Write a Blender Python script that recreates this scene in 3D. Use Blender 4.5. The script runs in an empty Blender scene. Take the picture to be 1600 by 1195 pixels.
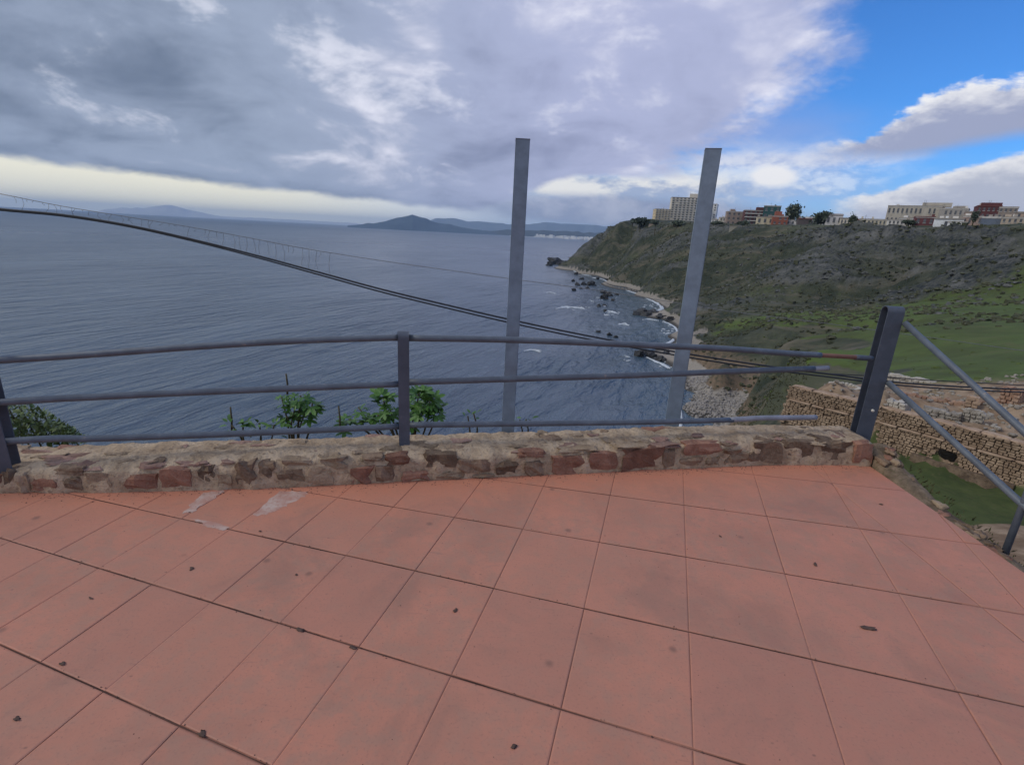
import bpy, bmesh, math, random
import numpy as np
from mathutils import Vector, Matrix
random.seed(7)
rng = np.random.default_rng(7)
R = math.radians
SC = bpy.context.scene
C = SC.collection

# ------------------------------------------------------------------ camera
F, CX, CY, CAMZ = 787.0, 800.0, 597.5, 1.6          # focal length in photo pixels, centre, eye height above the terrace
PITCH, ROLL = R(16.5), R(3.05)
FW = np.array([0, math.cos(PITCH), -math.sin(PITCH)])
_r = np.array([1.0, 0, 0]); _u = np.cross(_r, FW)
RT = math.cos(ROLL) * _r + math.sin(ROLL) * _u
UP = -math.sin(ROLL) * _r + math.cos(ROLL) * _u
EYE = np.array([0, 0, CAMZ])

def ray(x, y):
    return FW + RT * (x - CX) / F - UP * (y - CY) / F
def at(x, y, z=0.0):                                 # point at height z seen at photo pixel x, y
    d = ray(x, y); return EYE + d * ((z - CAMZ) / d[2])
def rho(x, y, dist):                                 # point at ground distance dist
    d = ray(x, y); return EYE + d * (dist / math.hypot(d[0], d[1]))
def aty(x, y, Y):                                    # point on the plane y = Y
    d = ray(x, y); return EYE + d * (Y / d[1])
def proj(P):
    P = np.asarray(P, float) - EYE
    z = P @ FW
    return CX + F * (P @ RT) / z, CY - F * (P @ UP) / z
def zup(X, Y, y):                                    # height at plan point X, Y seen at row y
    lo, hi = -45.0, 6.0
    for _ in range(60):
        m = (lo + hi) / 2
        if proj((X, Y, m))[1] > y: lo = m
        else: hi = m
    return m

cd = bpy.data.cameras.new('camera'); cam = bpy.data.objects.new('camera', cd); C.objects.link(cam)
cd.sensor_fit = 'HORIZONTAL'; cd.sensor_width = 36.0; cd.lens = 36.0 * F / 1600.0
cd.clip_start = 0.05; cd.clip_end = 90000
M4 = Matrix(((RT[0], UP[0], -FW[0], 0), (RT[1], UP[1], -FW[1], 0), (RT[2], UP[2], -FW[2], CAMZ), (0, 0, 0, 1)))
cam.matrix_world = M4
SC.camera = cam

# ------------------------------------------------------------------ shader node helper
class E:
    def __init__(s, g, sock): s.g, s.s = g, sock
    def __add__(s, o): return s.g.math('ADD', s, o)
    __radd__ = __add__
    def __sub__(s, o): return s.g.math('SUBTRACT', s, o)
    def __rsub__(s, o): return s.g.math('SUBTRACT', o, s)
    def __mul__(s, o): return s.g.math('MULTIPLY', s, o)
    __rmul__ = __mul__
    def __truediv__(s, o): return s.g.math('DIVIDE', s, o)
class NG:
    def __init__(s, tree): s.t = tree; s.n = tree.nodes; s.l = tree.links
    def put(s, sock, v):
        if isinstance(v, E): s.l.new(v.s, sock)
        elif v is not None:
            if isinstance(v, (tuple, list)) and sock.type == 'RGBA' and len(v) == 3: v = (*v, 1)
            sock.default_value = v
    def math(s, op, a, b=0.0, c=None, clamp=False):
        n = s.n.new('ShaderNodeMath'); n.operation = op; n.use_clamp = clamp
        s.put(n.inputs[0], a); s.put(n.inputs[1], b)
        if c is not None: s.put(n.inputs[2], c)
        return E(s, n.outputs[0])
    def vmath(s, op, a, b=None):
        n = s.n.new('ShaderNodeVectorMath'); n.operation = op
        s.put(n.inputs[0], a)
        if b is not None: s.put(n.inputs[1], b)
        return E(s, n.outputs[0])
    def sep(s, v):
        n = s.n.new('ShaderNodeSeparateXYZ'); s.put(n.inputs[0], v); return [E(s, o) for o in n.outputs]
    def xyz(s, x, y, z):
        n = s.n.new('ShaderNodeCombineXYZ')
        for i, v in enumerate((x, y, z)): s.put(n.inputs[i], v)
        return E(s, n.outputs[0])
    def ss(s, v, a, b, lo=0.0, hi=1.0):              # smooth step
        n = s.n.new('ShaderNodeMapRange'); n.interpolation_type = 'SMOOTHSTEP'
        s.put(n.inputs['Value'], v); s.put(n.inputs['From Min'], a); s.put(n.inputs['From Max'], b)
        s.put(n.inputs['To Min'], lo); s.put(n.inputs['To Max'], hi)
        return E(s, n.outputs[0])
    def lin(s, v, a, b, lo=0.0, hi=1.0):
        n = s.n.new('ShaderNodeMapRange'); n.clamp = True
        s.put(n.inputs['Value'], v); s.put(n.inputs['From Min'], a); s.put(n.inputs['From Max'], b)
        s.put(n.inputs['To Min'], lo); s.put(n.inputs['To Max'], hi)
        return E(s, n.outputs[0])
    def noise(s, vec, scale, detail=3.0, rough=0.55, dist=0.0, kind='FBM'):
        n = s.n.new('ShaderNodeTexNoise'); n.noise_dimensions = '3D'; n.noise_type = kind
        s.put(n.inputs['Vector'], vec); s.put(n.inputs['Scale'], scale); s.put(n.inputs['Detail'], detail)
        s.put(n.inputs['Roughness'], rough); s.put(n.inputs['Distortion'], dist)
        return E(s, n.outputs['Fac'])
    def voro(s, vec, scale, feature='F1', rand=1.0, out='Distance'):
        n = s.n.new('ShaderNodeTexVoronoi'); n.feature = feature
        s.put(n.inputs['Vector'], vec); s.put(n.inputs['Scale'], scale); s.put(n.inputs['Randomness'], rand)
        return E(s, n.outputs[out])
    def mix(s, f, a, b, blend='MIX'):
        n = s.n.new('ShaderNodeMix'); n.data_type = 'RGBA'; n.blend_type = blend
        s.put(n.inputs['Factor'], f); s.put(n.inputs[6], a); s.put(n.inputs[7], b)
        return E(s, n.outputs[2])
    def coord(s, which='Object'):
        n = s.n.new('ShaderNodeTexCoord'); return E(s, n.outputs[which])
    def pos(s):
        n = s.n.new('ShaderNodeNewGeometry'); return E(s, n.outputs['Position'])
    def rand(s):
        n = s.n.new('ShaderNodeObjectInfo'); return E(s, n.outputs['Random'])
    def attr(s, name):
        n = s.n.new('ShaderNodeAttribute'); n.attribute_name = name; return E(s, n.outputs['Color'])
    def bump(s, h, strength=0.5, dist=0.02, normal=None):
        n = s.n.new('ShaderNodeBump'); s.put(n.inputs['Strength'], strength); s.put(n.inputs['Distance'], dist)
        s.put(n.inputs['Height'], h); s.put(n.inputs['Normal'], normal)
        return E(s, n.outputs[0])
    def scale3(s, v, x, y, z): return s.vmath('MULTIPLY', v, (x, y, z))

def new_mat(name, rough=0.8, spec=0.3, metal=0.0):
    m = bpy.data.materials.new(name); m.use_nodes = True
    g = NG(m.node_tree); g.b = m.node_tree.nodes['Principled BSDF']
    g.b.inputs['Roughness'].default_value = rough
    g.b.inputs['Specular IOR Level'].default_value = spec
    g.b.inputs['Metallic'].default_value = metal
    g.m = m
    return g

# ------------------------------------------------------------------ world: daylight sky with a broken cloud deck
SUN_AZ, SUN_EL = R(-100), R(40)
W = bpy.data.worlds.new('World'); SC.world = W; W.use_nodes = True
def build_world():
    g = NG(W.node_tree)
    for n in list(g.n): g.n.remove(n)
    out = g.n.new('ShaderNodeOutputWorld')
    sky = g.n.new('ShaderNodeTexSky'); sky.sky_type = 'NISHITA'; sky.sun_disc = False
    sky.sun_elevation = SUN_EL; sky.sun_rotation = SUN_AZ
    sky.altitude = 50; sky.air_density = 1.0; sky.dust_density = 0.6; sky.ozone_density = 2.5
    bs = g.n.new('ShaderNodeBackground'); bs.inputs['Strength'].default_value = 0.1
    tint = g.mix(1.0, E(g, sky.outputs[0]), (0.29, 0.70, 1.22), 'MULTIPLY')
    g.put(bs.inputs['Color'], tint)
    d = g.vmath('NORMALIZE', g.coord('Generated'))
    x, y, z = g.sep(d)
    az = g.math('ARCTAN2', x, y) * 57.29578
    el = g.math('ARCSINE', z) * 57.29578
    zz = g.math('MAXIMUM', z, 0.0) + 0.34
    q = g.xyz(x / zz, y / zz, 0.3)                     # where the view meets the cloud layer
    dirv = g.scale3(d, 1, 1, 2.2)
    n1 = g.noise(q, 1.35, 4, 0.5, 0.7)
    n2 = g.noise(q, 3.6, 6, 0.55, 0.5)
    n3 = g.noise(dirv, 9, 6, 0.62, 0.3)
    n4 = g.noise(dirv, 26, 5, 0.62, 0.2)
    w = (n3 - 0.5) * 9 + (n4 - 0.5) * 5                # ragged edges, in degrees
    # the big deck: right edge and lower edge
    low = g.math('POWER', g.math('MAXIMUM', 15 - el, 0.0), 1.25)
    azb = 28.0 - low * 0.9
    sr = g.math('MAXIMUM', azb - az, az - 120)
    cov_r = g.ss(sr + w * 1.1, -2.5, 4.5)
    elb = 1.7 - g.math('MINIMUM', g.math('MAXIMUM', az, -80.0), 0.0) * 0.042 + g.ss(az, -6, 6) * 4.3
    cov_b = g.ss(el - elb + w * 0.13, -0.25, 0.5)
    deck = g.math('MAXIMUM', cov_r * cov_b, g.ss(el, 48, 70))
    # deck shade
    t = (n1 - 0.5) * 2.4 + (n2 - 0.5) * 1.5 + (n3 - 0.5) * 0.6 - 0.10
    def spot(a0, e0, sa, se):
        u = (az - a0) / sa; v = (el - e0) / se
        return g.math('EXPONENT', (u * u + v * v) * -1.0)
    t = t + g.ss(az, -45, 28) * 0.30 + spot(-14, 14.5, 6, 4) * 0.34 + spot(-26, 16, 4, 3) * 0.26 + spot(10, 14.5, 6, 3) * 0.30 + spot(22, 17, 6, 4) * 0.12 \
        - spot(-36, 12, 14, 3.2) * 0.22 - spot(-18, 9.5, 14, 2.4) * 0.16 - spot(9, 9.5, 10, 2.0) * 0.2
    t = t + spot(-44, 7.5, 14, 1.6) * 0.10 - g.ss(el - elb, 1.6, 0.2) * g.ss(az, 2, -10) * 0.30
    dark = g.mix(g.ss(az, -30, 10), (0.115, 0.150, 0.220), (0.195, 0.220, 0.345))
    mid = g.mix(g.ss(az, -30, 10), (0.255, 0.305, 0.410), (0.335, 0.365, 0.530))
    dc = g.mix(g.ss(t, -0.85, 0.16), dark, mid)
    dc = g.mix(g.ss(t, 0.10, 0.80), dc, (0.66, 0.66, 0.75))
    puff = g.ss(n2 * 0.55 + n3 * 0.25 + n4 * 0.20 + spot(10, 14, 12, 6) * 0.03 + spot(-16, 15, 9, 5) * 0.03, 0.535, 0.66)
    dc = g.mix(puff * 0.55 * g.ss(el - elb, 1.5, 4.0), dc, (0.64, 0.65, 0.73))
    # low clear strip and pale air near the horizon
    strip_c = g.mix(g.ss(az, -30, 2), (0.80, 0.77, 0.62), (0.52, 0.59, 0.71))
    strip = g.ss(el + w * 0.05, 8.5, 3.0) * g.ss(az, 12, -6)
    haze = g.ss(el, 9, 0) * 0.55
    # cumulus and streaks towards the right
    def blob(a0, a1, e0, e1, soft, ww):
        ca, ce, ra, re_ = (a0 + a1) / 2, (e0 + e1) / 2, (a1 - a0) / 2, (e1 - e0) / 2
        u = (az - ca) / ra; v = (el - ce) / re_
        r = g.math('SQRT', u * u + v * v)
        return g.ss(1.0 - r + w * ww, -soft, soft)
    top_a = 9.2 + g.ss(az, 29, 38) * 3.8
    ba = g.ss(az + w * 0.5, 26.8, 31) * g.ss(el - g.ss(az, 34, 43) * 1.2 + w * 0.07, 7.4, 8.7) * g.ss(top_a - el + w * 0.42, -0.25, 0.5) * g.ss(az, 75, 60)
    top_b = 4.5 + g.ss(az, 29, 44) * 3.7
    bb = g.ss(az + w * 0.5, 28.5, 33) * g.ss(el, -1, 2.5) * g.ss(top_b - el + w * 0.24, -0.2, 0.4) * g.ss(az, 95, 70)
    bc = blob(-6, 27, 1.0, 4.2, 0.35, 0.05)
    bd = blob(-4, 24, 3.6, 6.6, 0.55, 0.10) * 0.9
    be = blob(22.6, 26.6, 5.4, 7.4, 0.35, 0.05)
    bf = blob(17, 30, 7.8, 12.0, 0.9, 0.09) * 0.5
    bg_ = blob(15, 33, 3.6, 8.6, 0.7, 0.12) * 0.62
    bh = blob(14, 34, 7.2, 8.4, 0.6, 0.10) * 0.7
    wh = (0.70, 0.70, 0.72); gr = (0.42, 0.46, 0.60)
    col = tint
    A = bpy.types
    def em(c, s=1.0):
        n = g.n.new('ShaderNodeBackground'); g.put(n.inputs['Color'], c); n.inputs['Strength'].default_value = s
        return n.outputs[0]
    def over(f, under, topc):
        n = g.n.new('ShaderNodeMixShader'); g.put(n.inputs[0], f); g.l.new(under, n.inputs[1]); g.l.new(topc, n.inputs[2]); return n.outputs[0]
    sh = bs.outputs[0]
    sh = over(haze, sh, em((0.36, 0.46, 0.68)))
    sh = over(g.math('MULTIPLY', strip, 1.0, clamp=True), sh, em(strip_c))
    sh = over(bf, sh, em((0.27, 0.31, 0.52)))
    sh = over(bh, sh, em((0.46, 0.49, 0.62)))
    sh = over(bg_, sh, em(g.mix(g.ss(n4 + (el - 6) * 0.05, 0.38, 0.62), (0.33, 0.39, 0.57), wh)))
    sh = over(bd, sh, em(g.mix(g.ss(n3 + (el - 5) * 0.06, 0.42, 0.6), (0.30, 0.35, 0.48), (0.72, 0.70, 0.66))))
    sh = over(bc, sh, em(g.mix(g.ss(n3, 0.4, 0.65), (0.22, 0.26, 0.38), (0.35, 0.38, 0.49))))
    sh = over(be, sh, em(wh))
    shade_a = g.ss((el - top_a) + (n4 - 0.5) * 3.5 + (n3 - 0.5) * 3 + (az - 36) * 0.10, -2.2, 0.6)
    sh = over(ba, sh, em(g.mix(shade_a, (0.27, 0.30, 0.43), wh)))
    shade_b = g.ss((el - top_b) + (n4 - 0.5) * 4 + (n3 - 0.5) * 3, -2.6, 0.3)
    sh = over(bb, sh, em(g.mix(shade_b, (0.36, 0.385, 0.47), (0.68, 0.68, 0.70))))
    sh = over(g.math('MULTIPLY', deck, 1.0, clamp=True), sh, em(dc))
    g.l.new(sh, out.inputs[0])
build_world()

sun_d = bpy.data.lights.new('sun', 'SUN'); sun_d.energy = 1.3; sun_d.angle = R(18); sun_d.color = (1.0, 0.95, 0.87)
sun = bpy.data.objects.new('sun', sun_d); C.objects.link(sun)
sdir = Vector((math.sin(SUN_AZ) * math.cos(SUN_EL), math.cos(SUN_AZ) * math.cos(SUN_EL), math.sin(SUN_EL)))
sun.rotation_euler = sdir.to_track_quat('Z', 'Y').to_euler()
sun.location = (-20, 10, 40)

vs = SC.view_settings
vs.view_transform = 'Standard'; vs.look = 'None'; vs.gamma = 1.0; vs.use_curve_mapping = False; vs.exposure = 0.42
SC.render.engine = 'CYCLES'
SC.cycles.use_denoising = True
try: SC.cycles.denoiser = 'OPENIMAGEDENOISE'
except Exception: pass
SC.cycles.max_bounces = 6; SC.cycles.volume_bounces = 0; SC.cycles.transparent_max_bounces = 4
SC.cycles.use_fast_gi = False

# ------------------------------------------------------------------ object helpers
def tag(o, label=None, cat=None, group=None, kind=None):
    if label: o['label'] = label
    if cat: o['category'] = cat
    if group: o['group'] = group
    if kind: o['kind'] = kind
    return o
def mesh(name, v, f, smooth=False):
    m = bpy.data.meshes.new(name)
    v = np.asarray(v, float)
    m.from_pydata(v.tolist(), [], f if isinstance(f, list) else [list(map(int, q)) for q in f]); m.validate(); m.update()
    if smooth: m.polygons.foreach_set('use_smooth', [True] * len(m.polygons))
    return m
def put(name, me, mat=None, parent=None, loc=(0, 0, 0), rot=(0, 0, 0), scale=(1, 1, 1)):
    o = bpy.data.objects.new(name, me); C.objects.link(o)
    if mat and not me.materials: me.materials.append(mat)
    if parent: o.parent = parent
    o.location = loc; o.rotation_euler = rot; o.scale = scale
    return o
def root(name, loc, label, cat, group=None, rz=0.0):
    o = bpy.data.objects.new(name, None); C.objects.link(o); o.location = loc; o.rotation_euler = (0, 0, rz)
    o.empty_display_size = 0.2
    return tag(o, label, cat, group)
class MB:
    """collects vertices and faces"""
    def __init__(s): s.v = []; s.f = []; s.n = 0
    def add(s, v, f):
        v = np.asarray(v, float); s.v.append(v); s.f += [[i + s.n for i in q] for q in f]; s.n += len(v)
    def box(s, c, h, R3=None):
        c = np.asarray(c, float); h = np.asarray(h, float)
        p = np.array([[i, j, k] for i in (-1, 1) for j in (-1, 1) for k in (-1, 1)], float) * h
        if R3 is not None: p = p @ np.asarray(R3).T
        s.add(p + c, [[0, 1, 3, 2], [4, 6, 7, 5], [0, 4, 5, 1], [2, 3, 7, 6], [0, 2, 6, 4], [1, 5, 7, 3]])
    def tube(s, pts, r, n=10, cap=True):
        pts = np.asarray(pts, float); k = len(pts)
        rr = np.full(k, r) if np.isscalar(r) else np.asarray(r, float)
        tan = np.gradient(pts, axis=0); tan /= np.linalg.norm(tan, axis=1)[:, None] + 1e-12
        ref = np.array([0, 0, 1.0]) if abs(tan[0][2]) < 0.9 else np.array([1.0, 0, 0])
        V = []
        for i in range(k):
            a = np.cross(tan[i], ref); a /= np.linalg.norm(a) + 1e-12; b = np.cross(a, tan[i])
            for j in range(n):
                t = 2 * math.pi * j / n
                V.append(pts[i] + rr[i] * (math.cos(t) * a + math.sin(t) * b))
        Fc = [[i * n + j, i * n + (j + 1) % n, (i + 1) * n + (j + 1) % n, (i + 1) * n + j] for i in range(k - 1) for j in range(n)]
        if cap: Fc += [list(range(n))[::-1], [(k - 1) * n + j for j in range(n)]]
        s.add(V, Fc)
    def mesh(s, name, smooth=False, origin=(0, 0, 0)):
        v = np.concatenate(s.v) - np.asarray(origin, float)
        return mesh(name, v, s.f, smooth)
def rz(a): return np.array([[math.cos(a), -math.sin(a), 0], [math.sin(a), math.cos(a), 0], [0, 0, 1]])
def smooth_path(pts, n=8):
    pts = np.asarray(pts, float); out = []
    P = np.vstack([2 * pts[0] - pts[1], pts, 2 * pts[-1] - pts[-2]])
    for i in range(1, len(P) - 2):
        for k in range(n):
            t = k / n
            out.append(0.5 * ((2 * P[i]) + (P[i + 1] - P[i - 1]) * t + (2 * P[i - 1] - 5 * P[i] + 4 * P[i + 1] - P[i + 2]) * t * t
                              + (3 * P[i] - P[i - 1] - 3 * P[i + 1] + P[i + 2]) * t ** 3))
    out.append(pts[-1])
    return np.array(out)
# vectorised value noise
def _hash(i, j, k, seed):
    h = (i.astype(np.int64) * 374761393 + j.astype(np.int64) * 668265263 + k.astype(np.int64) * 2147483647 + seed * 974634777) & 0xffffffff
    h = ((h ^ (h >> 13)) * 1274126177) & 0xffffffff
    h = h ^ (h >> 16)
    return (h & 0xffff) / 65535.0
def vnoise(P, seed=0):
    P = np.asarray(P, float); I = np.floor(P).astype(np.int64); f = P - I; f = f * f * (3 - 2 * f)
    r = 0
    for a in (0, 1):
        for b in (0, 1):
            for c in (0, 1):
                wgt = (f[:, 0] if a else 1 - f[:, 0]) * (f[:, 1] if b else 1 - f[:, 1]) * (f[:, 2] if c else 1 - f[:, 2])
                r = r + wgt * _hash(I[:, 0] + a, I[:, 1] + b, I[:, 2] + c, seed)
    return r * 2 - 1
def fbm(P, octv=4, seed=0, gain=0.5):
    P = np.asarray(P, float); r = 0; a = 1.0
    for o in range(octv):
        r = r + a * vnoise(P * (2 ** o) + 17.3 * o, seed + o); a *= gain
    return r
def cube_grid(n):
    """unit cube surface, n cuts, shared vertices"""
    idx = {}; V = []; Fc = []
    def vid(p):
        k = tuple(np.round(p, 5))
        if k not in idx: idx[k] = len(V); V.append(p)
        return idx[k]
    for ax in range(3):
        for sg in (-1, 1):
            for i in range(n):
                for j in range(n):
                    q = []
                    for (a, b) in ((i, j), (i + 1, j), (i + 1, j + 1), (i, j + 1)):
                        p = [0, 0, 0]; p[ax] = sg; p[(ax + 1) % 3] = -1 + 2 * a / n; p[(ax + 2) % 3] = -1 + 2 * b / n
                        q.append(vid(tuple(p)))
                    Fc.append(q if sg > 0 else q[::-1])
    return np.array(V, float), Fc
CG2, CF2 = cube_grid(2); CG3, CF3 = cube_grid(3); CG6, CF6 = cube_grid(6)
def stone_v(base, hx, hy, hz, p=5.0, rough=0.12, seed=0):
    v = base.copy()
    nrm = (np.abs(v) ** p).sum(1) ** (1 / p)
    v = v / nrm[:, None]
    v = v * (1 + rough * vnoise(v * 1.7 + seed * 3.1, seed)[:, None] + 0.45 * rough * vnoise(v * 4.1 + seed * 1.7, seed + 5)[:, None])
    return v * np.array([hx, hy, hz])

# ------------------------------------------------------------------ materials
def m_paint(name, c, rough=0.5, wear=(0.20, 0.19, 0.18), amount=0.25):
    g = new_mat(name, rough, 0.4)
    p = g.coord('Object')
    n = g.noise(p, 9, 5, 0.65); n2 = g.noise(p, 45, 4, 0.6)
    col = g.mix(g.ss(n, 0.3, 0.75), tuple(0.8 * a for a in c), tuple(1.15 * a for a in c))
    col = g.mix(g.ss(n2 * 0.6 + n * 0.4, 0.60, 0.70) * amount * 3, col, wear)
    g.put(g.b.inputs['Base Color'], col)
    g.put(g.b.inputs['Normal'], g.bump(n2, 0.25, 0.004))
    return g.m
M = {}
M['rail'] = m_paint('rail paint', (0.105, 0.124, 0.150), 0.48, (0.23, 0.20, 0.185), 0.40)
M['rail_dark'] = m_paint('post paint', (0.082, 0.095, 0.120), 0.5, (0.19, 0.175, 0.165), 0.30)
M['rail_worn'] = m_paint('bare grey metal', (0.26, 0.27, 0.31), 0.5, (0.42, 0.42, 0.44), 0.5)
M['rail_rust'] = m_paint('rusty pipe', (0.20, 0.10, 0.075), 0.8, (0.12, 0.06, 0.045), 0.3)
M['tallpost'] = m_paint('grey post paint', (0.185, 0.235, 0.300), 0.55, (0.24, 0.29, 0.36), 0.12)
M['cable'] = m_paint('cable rubber', (0.018, 0.020, 0.026), 0.6, (0.03, 0.03, 0.035), 0.1)
M['wire'] = m_paint('thin wire', (0.20, 0.20, 0.20), 0.6, (0.3, 0.28, 0.25), 0.2)
M['dirt'] = m_paint('dark dirt', (0.10, 0.062, 0.048), 0.95, (0.18, 0.105, 0.08), 0.6)

def m_tile():
    g = new_mat('terracotta tile', 0.62, 0.25)
    p = g.pos(); r = g.rand()
    n = g.noise(p, 2.2, 6, 0.6, 0.3); n2 = g.noise(p, 14, 5, 0.65); n3 = g.noise(p, 90, 3, 0.6)
    a = g.mix(g.ss(n, 0.32, 0.68), (0.400, 0.184, 0.124), (0.505, 0.214, 0.140))
    n5 = g.noise(p, 5.5, 5, 0.65, 0.4)
    a = g.mix(g.ss(n2 * 0.5 + n5 * 0.5, 0.44, 0.60) * 0.60, a, (0.345, 0.208, 0.150))
    a = g.mix(g.ss(n5, 0.56, 0.70) * 0.35, a, (0.46, 0.175, 0.115))
    a = g.mix(g.lin(r, 0, 1) * 0.55, a, (0.47, 0.215, 0.145))
    a = g.mix(g.ss(r, 0.72, 1.0) * 0.22, a, (0.35, 0.150, 0.110))
    x, y, z = g.sep(p)
    wear = g.ss(y - x * 0.2 + (n - 0.5) * 0.7, 2.45, 3.25)           # the row by the wall is less trodden, more orange
    a = g.mix(wear * 0.55, a, (0.56, 0.21, 0.118))
    # footprints of dirt, gum spots, dark drips
    v = g.voro(p, 3.7); vs_ = g.voro(g.scale3(p, 1.0, 1.6, 1), 8.5); v3 = g.voro(g.scale3(p, 1.5, 1.0, 1), 21.0)
    spot = g.ss(v + (n2 - 0.5) * 0.10, 0.10, 0.02)
    spot2 = g.ss(vs_ + (n2 - 0.5) * 0.05, 0.075, 0.02)
    a = g.mix(spot * 0.55 + spot2 * 0.5 + g.ss(v3 + (n2 - 0.5) * 0.1, 0.10, 0.03) * 0.35, a, (0.115, 0.075, 0.062))
    sm = g.ss(g.noise(p, 1.6, 5, 0.65, 0.8), 0.50, 0.68)
    a = g.mix(sm * 0.42, a, (0.265, 0.150, 0.112))
    a = g.mix(g.ss(n3, 0.52, 0.75) * 0.35, a, (0.22, 0.125, 0.10))
    scuff = g.noise(g.scale3(p, 1.0, 5.0, 1), 7, 5, 0.7, 0.5)
    a = g.mix(g.ss(scuff, 0.60, 0.72) * 0.30, a, (0.21, 0.125, 0.10))
    g.put(g.b.inputs['Base Color'], a)
    g.put(g.b.inputs['Roughness'], g.lin(n2, 0.3, 0.7, 0.5, 0.72))
    g.put(g.b.inputs['Normal'], g.bump(n2 * 0.6 + n3 * 0.4, 0.22, 0.004))
    return g.m
M['tile'] = m_tile()
def m_simple(name, c0, c1, scale=6.0, rough=0.9, bump=0.4, bd=0.02, rnd=0.0, c2=None, world=True, spec=0.2):
    g = new_mat(name, rough, spec)
    p = g.pos() if world else g.coord('Object')
    n = g.noise(p, scale, 6, 0.62, 0.2); n2 = g.noise(p, scale * 5.3, 4, 0.6)
    a = g.mix(g.ss(n, 0.33, 0.67), c0, c1)
    if c2: a = g.mix(g.ss(n2, 0.5, 0.68) * 0.6, a, c2)
    if rnd:
        r = g.rand()
        k = g.lin(r, 0, 1, 1 - rnd, 1 + rnd)
        a = g.mix(1.0, a, g.xyz(k, k, k), 'MULTIPLY')
    g.put(g.b.inputs['Base Color'], a)
    if bump: g.put(g.b.inputs['Normal'], g.bump(n * 0.4 + n2 * 0.6, bump, bd))
    return g.m
M['grout'] = m_simple('grout', (0.21, 0.100, 0.075), (0.36, 0.175, 0.125), 2.6, 0.95, 0.4, 0.005, c2=(0.26, 0.13, 0.095))
M['jointdirt'] = m_simple('joint dirt', (0.045, 0.024, 0.018), (0.13, 0.066, 0.048), 4, 0.95, 0)
M['smear'] = m_simple('cement smear', (0.41, 0.225, 0.175), (0.50, 0.385, 0.325), 9, 0.9, 0.4, 0.004, c2=(0.40, 0.195, 0.145))
M['mortar'] = m_simple('wall mortar', (0.34, 0.248, 0.162), (0.52, 0.40, 0.275), 7, 0.95, 0.9, 0.03, c2=(0.17, 0.12, 0.08))
M['stone_red'] = m_simple('red brown stone', (0.185, 0.092, 0.062), (0.285, 0.148, 0.100), 12, 0.9, 0.8, 0.02, 0.3, (0.26, 0.17, 0.12))
M['stone_brown'] = m_simple('brown stone', (0.135, 0.090, 0.060), (0.25, 0.175, 0.118), 12, 0.9, 0.8, 0.02, 0.3, (0.28, 0.21, 0.15))
M['stone_tan'] = m_simple('tan stone', (0.25, 0.180, 0.115), (0.33, 0.25, 0.175), 12, 0.9, 0.8, 0.02, 0.25, (0.15, 0.10, 0.07))
M['stone_pink'] = m_simple('pinkish flat stone', (0.255, 0.150, 0.118), (0.33, 0.215, 0.165), 10, 0.9, 0.7, 0.02, 0.25, (0.20, 0.12, 0.085))
M['concrete'] = m_simple('rough concrete body', (0.22, 0.19, 0.16), (0.30, 0.26, 0.21), 3, 0.95, 0.6, 0.03, c2=(0.15, 0.13, 0.1))
M['searock'] = m_simple('wet dark rock', (0.022, 0.024, 0.026), (0.060, 0.060, 0.060), 0.6, 0.6, 1.0, 0.4, 0.3, (0.09, 0.085, 0.08))
M['pebble'] = m_simple('pale beach boulder', (0.27, 0.25, 0.23), (0.42, 0.39, 0.36), 1.2, 0.9, 0.3, 0.05, 0.3, (0.2, 0.18, 0.16))
M['ruinstone'] = m_simple('ruin stone', (0.190, 0.133, 0.088), (0.330, 0.245, 0.170), 1.3, 0.95, 0.7, 0.04, 0.2, (0.15, 0.10, 0.07))
M['ruincore'] = m_simple('ruin joint earth', (0.085, 0.060, 0.042), (0.20, 0.145, 0.10), 1.6, 0.95, 0.6, 0.04, c2=(0.04, 0.03, 0.022))
M['ruincap'] = m_simple('ruin capping', (0.30, 0.205, 0.138), (0.42, 0.31, 0.222), 0.9, 0.95, 0.7, 0.05, c2=(0.19, 0.12, 0.085))
M['ruinpink'] = m_simple('ruin brick', (0.25, 0.140, 0.095), (0.34, 0.225, 0.16), 1.2, 0.95, 0.7, 0.05, c2=(0.38, 0.32, 0.26))
M['ruingrey'] = m_simple('ruin grey rubble', (0.20, 0.175, 0.145), (0.36, 0.33, 0.285), 1.5, 0.95, 0.8, 0.06, c2=(0.12, 0.10, 0.08))
M['ruinpale'] = m_simple('ruin pale lime', (0.36, 0.33, 0.28), (0.50, 0.47, 0.42), 1.5, 0.95, 0.8, 0.06, c2=(0.24, 0.19, 0.14))
M['hole'] = m_simple('hole shade black', (0.008, 0.007, 0.006), (0.016, 0.013, 0.010), 2, 1.0, 0)  # near-black colour that stands in for shade inside the wall hole
M['foam'] = m_simple('sea foam', (0.40, 0.45, 0.50), (0.62, 0.66, 0.69), 1.2, 0.8, 0.4, 0.1, c2=(0.24, 0.30, 0.36))
def m_leaf(name, c0, c1):
    g = new_mat(name, 0.5, 0.35)
    r = g.rand(); n = g.noise(g.coord('Object'), 9, 3)
    a = g.mix(g.lin(r * 0.6 + n * 0.5, 0.1, 0.9), c0, c1)
    g.put(g.b.inputs['Base Color'], a)
    g.b.inputs['Transmission Weight'].default_value = 0.0
    return g.m
M['leaf'] = m_leaf('fig leaf', (0.030, 0.090, 0.016), (0.085, 0.185, 0.035))
M['leafdark'] = m_leaf('dark leaf', (0.020, 0.045, 0.012), (0.05, 0.095, 0.025))
M['stem'] = m_simple('plant stem', (0.06, 0.05, 0.03), (0.10, 0.085, 0.05), 20, 0.9, 0.3, 0.003)

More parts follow.
